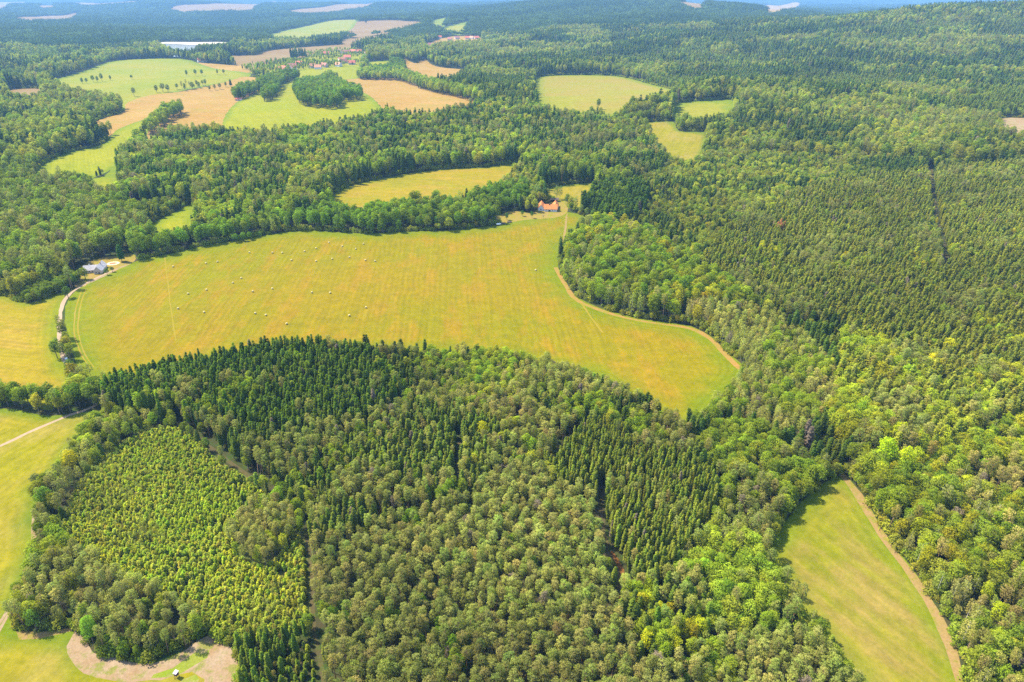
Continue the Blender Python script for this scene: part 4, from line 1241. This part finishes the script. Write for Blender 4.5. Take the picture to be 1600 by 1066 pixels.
# farmhouse with orange roofs: front range, left wing and rear wing round a yard
fh = empty('farmhouse', spot(859, 329), R(-4)); fh.scale = (.92,) * 3
tag(fh, 'white farmhouse with three orange tiled roofs round a small yard', 'house')
V, F = [], []; gable_walls(V, F, -6.2, 8.2, -4.4, 4.0, 3.0, 7.2); part('wall', V, F, WALLW, fh)
V, F = [], []; gable_roof(V, F, -6.2, 8.2, -4.4, 4.0, 3.0, 7.2)
rf = part('roof', V, F, ROOF_O, fh)
V, F = [], []; box(V, F, -1.2, -.2, -.9, .1, 6.6, 8.4); part('chimney', V, F, WOODM, rf)
def wing(x0, x1, y0, y1, h, r, chim=None):
    """range whose ridge runs along y"""
    V, F = [], []; gable_walls(V, F, y0, y1, -x1, -x0, h, r); V = [(-v[1], v[0], v[2]) for v in V]; part('wall', V, F, WALLW, fh)
    V, F = [], []; gable_roof(V, F, y0, y1, -x1, -x0, h, r); V = [(-v[1], v[0], v[2]) for v in V]
    return part('roof', V, F, ROOF_O, fh)
wing(-13.2, -6.3, -2.5, 15, 3.1, 7.0)
rw = wing(3.2, 9.6, 4.6, 19, 3.0, 6.6)
V, F = [], []; box(V, F, 6.0, 6.8, 13, 13.8, 6.2, 8.0); part('chimney', V, F, STONE, rw)
opening('gateway', fh, -1.6, .9, -4.47, -4.3, 0, 1.9, GLASS)
opening('window', fh, -4.6, -3.5, -4.46, -4.3, 1.1, 2.3, GLASS)
opening('window', fh, 2.6, 3.7, -4.46, -4.3, 1.1, 2.3, GLASS)
opening('window', fh, 5.4, 6.5, -4.46, -4.3, 1.1, 2.3, GLASS)
V, F = [], []; box(V, F, 8.13, 8.27, -1.9, 1.3, 0, 2.3); part('barn_door', V, F, GLASS, fh)
V, F = [], []; box(V, F, 8.13, 8.26, -.8, .3, 3.6, 4.7); part('window', V, F, GLASS, fh)
opening('window', fh, -10.6, -9.4, -2.56, -2.4, 1.2, 2.5, GLASS)
# shed behind
sh_ = empty('open_shed', spot(866, 315), R(10))
tag(sh_, 'low dark-roofed shed behind the orange farmhouse', 'shed')
V, F = [], []; gable_roof(V, F, -4.5, 4.5, -2.2, 2.2, 2.6, 3.8, .4); part('roof', V, F, ROOF_D, sh_)
for x in (-4.2, 4.2):
    for y in (-2, 2):
        V, F = [], []; box(V, F, x - .1, x + .1, y - .1, y + .1, -.6, 2.55); part('post', V, F, WOODM, sh_)
V, F = [], []; box(V, F, -4.2, 4.2, 1.7, 1.85, -.5, 2.4); part('back_wall', V, F, WOODM, sh_)

# grey-roofed house on the left, cross-shaped
gh = empty('grey_roofed_house', spot(150, 424), R(14)); gh.scale = (.78,) * 3
tag(gh, 'long house with crossing pale grey sheet roofs at the wood edge', 'house')
V, F = [], []; gable_walls(V, F, -10, 3.0, -4.0, 4.0, 3.2, 7.0); part('wall', V, F, WALLC, gh)
V, F = [], []; gable_roof(V, F, -10, 3.0, -4.0, 4.0, 3.2, 7.0); rf = part('roof', V, F, ROOF_G, gh)
V, F = [], []; box(V, F, -5.2, -4.4, .2, 1.0, 6.2, 8.0); part('chimney', V, F, WALLW, rf)
V, F = [], []; gable_walls(V, F, -9, 11, -8.2, -0.6, 3.4, 7.6); V = [(-v[1], v[0], v[2]) for v in V]; part('wall', V, F, WALLC, gh)
V, F = [], []; gable_roof(V, F, -9, 11, -8.2, -0.6, 3.4, 7.6); V = [(-v[1], v[0], v[2]) for v in V]; rf2 = part('roof', V, F, ROOF_G, gh)
V, F = [], []; box(V, F, 4.9, 5.6, 2.0, 2.7, 7.0, 8.8); part('chimney', V, F, STONE, rf2)
opening('window', gh, 2.4, 3.5, -9.06, -8.9, 1.1, 2.4, GLASS)
opening('door', gh, 5.0, 6.1, -9.07, -8.9, 0, 2.2, WOODM)
for x in (-8, -5.2, -2.4): opening('window', gh, x, x + 1.1, -4.06, -3.9, 1.2, 2.4, GLASS)
# ring-shaped garden bed beside it
gb = empty('garden_bed', spot(177, 412), 0)
tag(gb, 'oval sandy garden bed with reddish centre beside the grey-roofed house', 'garden bed')
V, F, k = [], [], 20
for rr_, zz in ((4.2, .0), (4.0, .28), (2.6, .3), (2.4, .1)):
    V += [(rr_ * 1.25 * math.cos(2 * math.pi * i / k), rr_ * math.sin(2 * math.pi * i / k), zz) for i in range(k)]
for j in range(3): F += [(j * k + i, j * k + (i + 1) % k, (j + 1) * k + (i + 1) % k, (j + 1) * k + i) for i in range(k)]
part('sand_border', V, F, plain_mat('sand', (.62, .47, .30), .95, .05, .2), gb)
V, F = [(0, 0, .45)] + [(2.45 * 1.25 * math.cos(2 * math.pi * i / k), 2.45 * math.sin(2 * math.pi * i / k), .15) for i in range(k)], [(0, 1 + i, 1 + (i + 1) % k) for i in range(k)]
part('planting', V, F, plain_mat('red_planting', (.34, .13, .07), .95, .05, .35, 2), gb)

# village houses
def house(px, py, w, d, h, r, rot, roof, wall, label, grp='houses of the far village'):
    o = empty('house', spot(px, py), R(rot))
    tag(o, label, 'house', grp)
    V, F = [], []; gable_walls(V, F, -w/2, w/2, -d/2, d/2, h, r); part('wall', V, F, wall, o)
    V, F = [], []; gable_roof(V, F, -w/2, w/2, -d/2, d/2, h, r, .5, .3); rf = part('roof', V, F, roof, o)
    V, F = [], []; box(V, F, w*.18, w*.18 + .9, -.1, .8, r - 1.2, r + 1.2); part('chimney', V, F, STONE, rf)
    for q in range(2 + int(w > 14)):
        x = -w/2 + (q + .6) * w / (3 + int(w > 14)); V, F = [], []
        box(V, F, x, x + 1.3, -d/2 - .06, -d/2 + .1, h * .35, h * .35 + 1.5); part('window', V, F, GLASS, o)
VH = [(437,111,16,9,0),(444,110,15,9,1),(457,106,18,10,2),(458,109,14,9,0),(468,102,15,9,1),(489,106,13,9,3),(497,108,14,9,0),(507,105,17,10,2),(510,86,14,9,1),(541,84,34,13,4),(552,83,16,14,5),(534,96,16,9,0),(543,92,17,10,1),(529,104,14,9,0),(550,101,15,9,1),(570,92,14,10,0),(573,79,14,9,5),(538,99,14,8,2),
      (606,78,14,9,5),(612,79,16,9,0),(618,78,15,9,1),(627,78,12,9,5),(596,83,13,10,5),(574,86,14,9,0),(562,83,14,9,1),(665,57,13,9,0),(687,60,13,9,5),(671,72,18,9,0),(703,63,14,9,2),(714,61,16,11,4),(730,61,14,9,1),(737,61,14,9,0),(745,61,15,10,1),(687,44,14,9,5),(650,75,17,10,6),
      (316,97,20,12,5),(373,157,9,6,5)]
rc = [(ROOF_V, 'orange'), (ROOF_R, 'red'), (ROOF_B, 'brown'), (ROOF_V, 'yellowish'), (ROOF_B, 'long dark red'), (ROOF_R, 'red'), (ROOF_G, 'grey')]
zone = lambda x, y: 'on the hamlet lane at upper right of the village' if x > 660 else ('in the upper village' if y < 90 else 'along the lower village edge')
seen_z = {}
for i, (x, y, w, d, t) in enumerate(VH):
    rm, rn = rc[t]
    wl = 'white-walled' if t == 5 else 'cream-walled'
    z_ = zone(x, y)
    same = sorted([q for q in VH[:35] if q[4] == t and zone(q[0], q[1]) == z_])
    lab = f'{wl} {rn}-roofed house {z_}'
    if (x, y, w, d, t) in same and len(same) > 1: lab += ', ' + ORD[same.index((x, y, w, d, t))]
    if i == 35: lab = 'white house with red roof alone below the lake'
    if i == 36: lab = 'tiny white hut at the tip of the lime pasture wood'
    house(x, y, w * 1.35, d * 1.35, 5.6 if i < 36 else 2.8, 12.0 if i < 36 else 5.0, (8, -35, 15, 60, -12, 30)[i % 6], rm, WALLW if t in (5, 0) else WALLC, lab)
house(985, 218, 10, 8, 4.5, 10.5, 25, tiles('pink_roof_tiles', (.66, .36, .30)), WALLC, 'pink-roofed cottage half hidden in the wood left of the kite meadow', None)
house(956, 283, 8, 6, 4.2, 10, -20, ROOF_R, WALLC, 'small reddish hut peeking from trees above the farm spruces', None)

# ------------------------------------------------------------------ small things
# hunting hide in the clearing
hh = empty('hunting_hide', spot(277, 1058), R(-20)); hh.scale = (.75,) * 3
tag(hh, 'small grey wooden hunting hide on stilts in the bottom-left clearing', 'hunting hide')
for x in (-.6, .6):
    for y in (-.6, .6):
        V, F = [], []; box(V, F, x - .06, x + .06, y - .06, y + .06, -.3, 1.5); part('leg', V, F, WOODM, hh)
V, F = [], []; box(V, F, -.75, .75, -.75, .75, 1.5, 3.0); cb = part('cabin', V, F, plain_mat('dark_boards', (.09, .06, .06), .9, .1, .2, 3), hh)
V, F = [], []; box(V, F, -.5, .5, -.80, -.74, 2.2, 2.7); part('window', V, F, GLASS, cb)
V, F = [(-.95, -.95, 3.1), (.95, -.95, 3.1), (.95, .95, 3.45), (-.95, .95, 3.45), (-.95, -.95, 3.2), (.95, -.95, 3.2), (.95, .95, 3.55), (-.95, .95, 3.55)], [(3, 2, 1, 0), (4, 5, 6, 7), (0, 1, 5, 4), (1, 2, 6, 5), (2, 3, 7, 6), (3, 0, 4, 7)]
part('roof', V, F, plain_mat('grey_felt', (.38, .34, .42), .7, .3, .1), hh)
V, F = [], []
for x in (-.3, .3): box(V, F, x - .03, x + .03, -1.3, -1.24, -.3, 1.5)
for z in (.1, .4, .7, 1.0, 1.3): box(V, F, -.268, .268, -1.29, -1.25, z, z + .05)
part('ladder', V, F, WOODM, hh)

# field-edge trailer and log piles by the farm
tr = empty('farm_trailer', spot(779, 352), R(20))
tag(tr, 'white farm trailer parked at the top edge of the hay field', 'trailer')
V, F = [], []; box(V, F, -2.2, 2.2, -1.1, 1.1, .9, 1.05); box(V, F, -2.2, 2.2, -1.1, -1.04, 1.06, 1.7); box(V, F, -2.2, 2.2, 1.04, 1.1, 1.06, 1.7); box(V, F, -2.2, -2.14, -1.03, 1.03, 1.06, 1.7); box(V, F, 2.14, 2.2, -1.03, 1.03, 1.06, 1.7)
part('bed', V, F, plain_mat('white_paint', (.8, .8, .78), .5, .4, .05), tr)
V, F = [], []; box(V, F, 2.2, 3.6, -.08, .08, .75, .88); part('drawbar', V, F, WOODM, tr)
for x in (-.7, .7):
    for y in (-1.2, 1.2):
        v, f = tube([(x, y - .12, .42), (x, y + .12, .42)], [.45, .45], 14); part('wheel', v, f, plain_mat('tyre', (.03, .03, .03), .9, .1, .1), tr)
for j, (x, y, lab) in enumerate(((786, 350, 'dark log pile beside the white farm trailer'), (796, 348, 'dark log pile farthest right on the field edge'))):
    lp = empty('log_pile', spot(x, y), R(5))
    tag(lp, lab, 'log pile')
    for row in range(3):
        for q in range(4 - row):
            yy = (q - (3 - row) / 2) * .5; zz = .25 + row * .43
            v, f = tube([(-2.2, yy, zz), (2.2, yy, zz)], [.25, .24], 9); part('log', v, f, M['bark'], lp)

# wrapped bale under the trees by the track
def bale_mesh(name, r_, L, mat):
    V, F, k = [], [], 18
    prof = [(0, .86), (.06, .97), (.2, 1), (.5, .985), (.8, 1), (.94, .97), (1, .86)]
    for t, s_ in prof:
        V += [((t - .5) * L, math.cos(2 * math.pi * i / k) * r_ * s_, r_ + math.sin(2 * math.pi * i / k) * r_ * s_) for i in range(k)]
    for j in range(len(prof) - 1):
        F += [(j * k + i, (j + 1) * k + i, (j + 1) * k + (i + 1) % k, j * k + (i + 1) % k) for i in range(k)]
    n = len(V)
    V += [(-.46 * L, 0, r_), (.46 * L, 0, r_)]
    F += [(n, i, (i + 1) % k) for i in range(k)] + [(n + 1, (len(prof) - 1) * k + (i + 1) % k, (len(prof) - 1) * k + i) for i in range(k)]
    return mesh_from(name, V, F, [mat], smooth=True)
STRAW = plain_mat('bale_straw', (.52, .42, .20), .95, .05, .2, 4, .4)
bale = bale_mesh('hay_bale', .66, 1.15, STRAW)
wb = link(bpy.data.objects.new('wrapped_bale', bale_mesh('wrapped_bale', .75, 1.3, plain_mat('white_wrap', (.82, .82, .84), .35, .4, .05))))
wb.location = spot(104, 562); wb.rotation_euler = (0, 0, .8)
tag(wb, 'white wrapped bale under the trees on the gravel track', 'bale')
BALES = [(322,412.5),(340,410),(270.6,417.5),(364,443),(377,435.6),(322.7,454),(294,460),(278.5,483),(319,489),(395,456.5),(425.6,452),(425.6,396),(441,396),(390,395.6),(415.6,493.5),(399,490.6),(514,380),(568,382),(535,385.6),(494,389),(476,393.5),(455.6,407.5),(494,409),(519,405.6),(546,403),(571,407.5),(487.5,458),(516,458.5),(572,481.6),(546,494),(556,390),(448,507),(586,409),(837,423)]
rows = {}
for i, (x, y) in enumerate(BALES): rows.setdefault(('back rows' if y < 400 else 'upper middle' if y < 425 else 'lower middle' if y < 470 else 'front rows', 'left' if x < 420 else 'centre'), []).append(i)
for (rw_, sd_), mem in rows.items():
    mem.sort(key=lambda i: BALES[i][0])
    for oi, i in enumerate(mem):
        o = link(bpy.data.objects.new('hay_bale', bale))
        o.location = spot(*BALES[i]); o.rotation_euler = (0, 0, R(20 + (i * 47) % 90))
        tag(o, f'round straw-coloured hay bale, {sd_} of the hay field, {rw_}, {ORD[oi]}', 'hay bale', 'hay bales on the hay field')
o = bpy.data.objects

# ------------------------------------------------------------------ haze over the land
zt = 215.0
zmax = float(height(*np.meshgrid(np.linspace(-9000, 12000, 200), np.linspace(0, 19500, 200))).max())
V, F = [], []
box(V, F, -21000, 21000, -21000, 21000, float(min(-45, GV.shape[0] * 0 - 45)), max(zt, zmax + 40))
hz = bpy.data.objects.new('haze', mesh_from('haze', V, F, []))
link(hz); tag(hz, kind='stuff')
m = bpy.data.materials.new('haze_air'); m.use_nodes = True
m.node_tree.nodes.clear()
ho = m.node_tree.nodes.new('ShaderNodeOutputMaterial'); pv = m.node_tree.nodes.new('ShaderNodeVolumePrincipled')
pv.inputs['Color'].default_value = (*HAZE_C, 1)
pv.inputs['Density'].default_value = HAZE_D
pv.inputs['Anisotropy'].default_value = 0.0
m.node_tree.links.new(pv.outputs[0], ho.inputs['Volume'])
hz.data.materials.append(m)
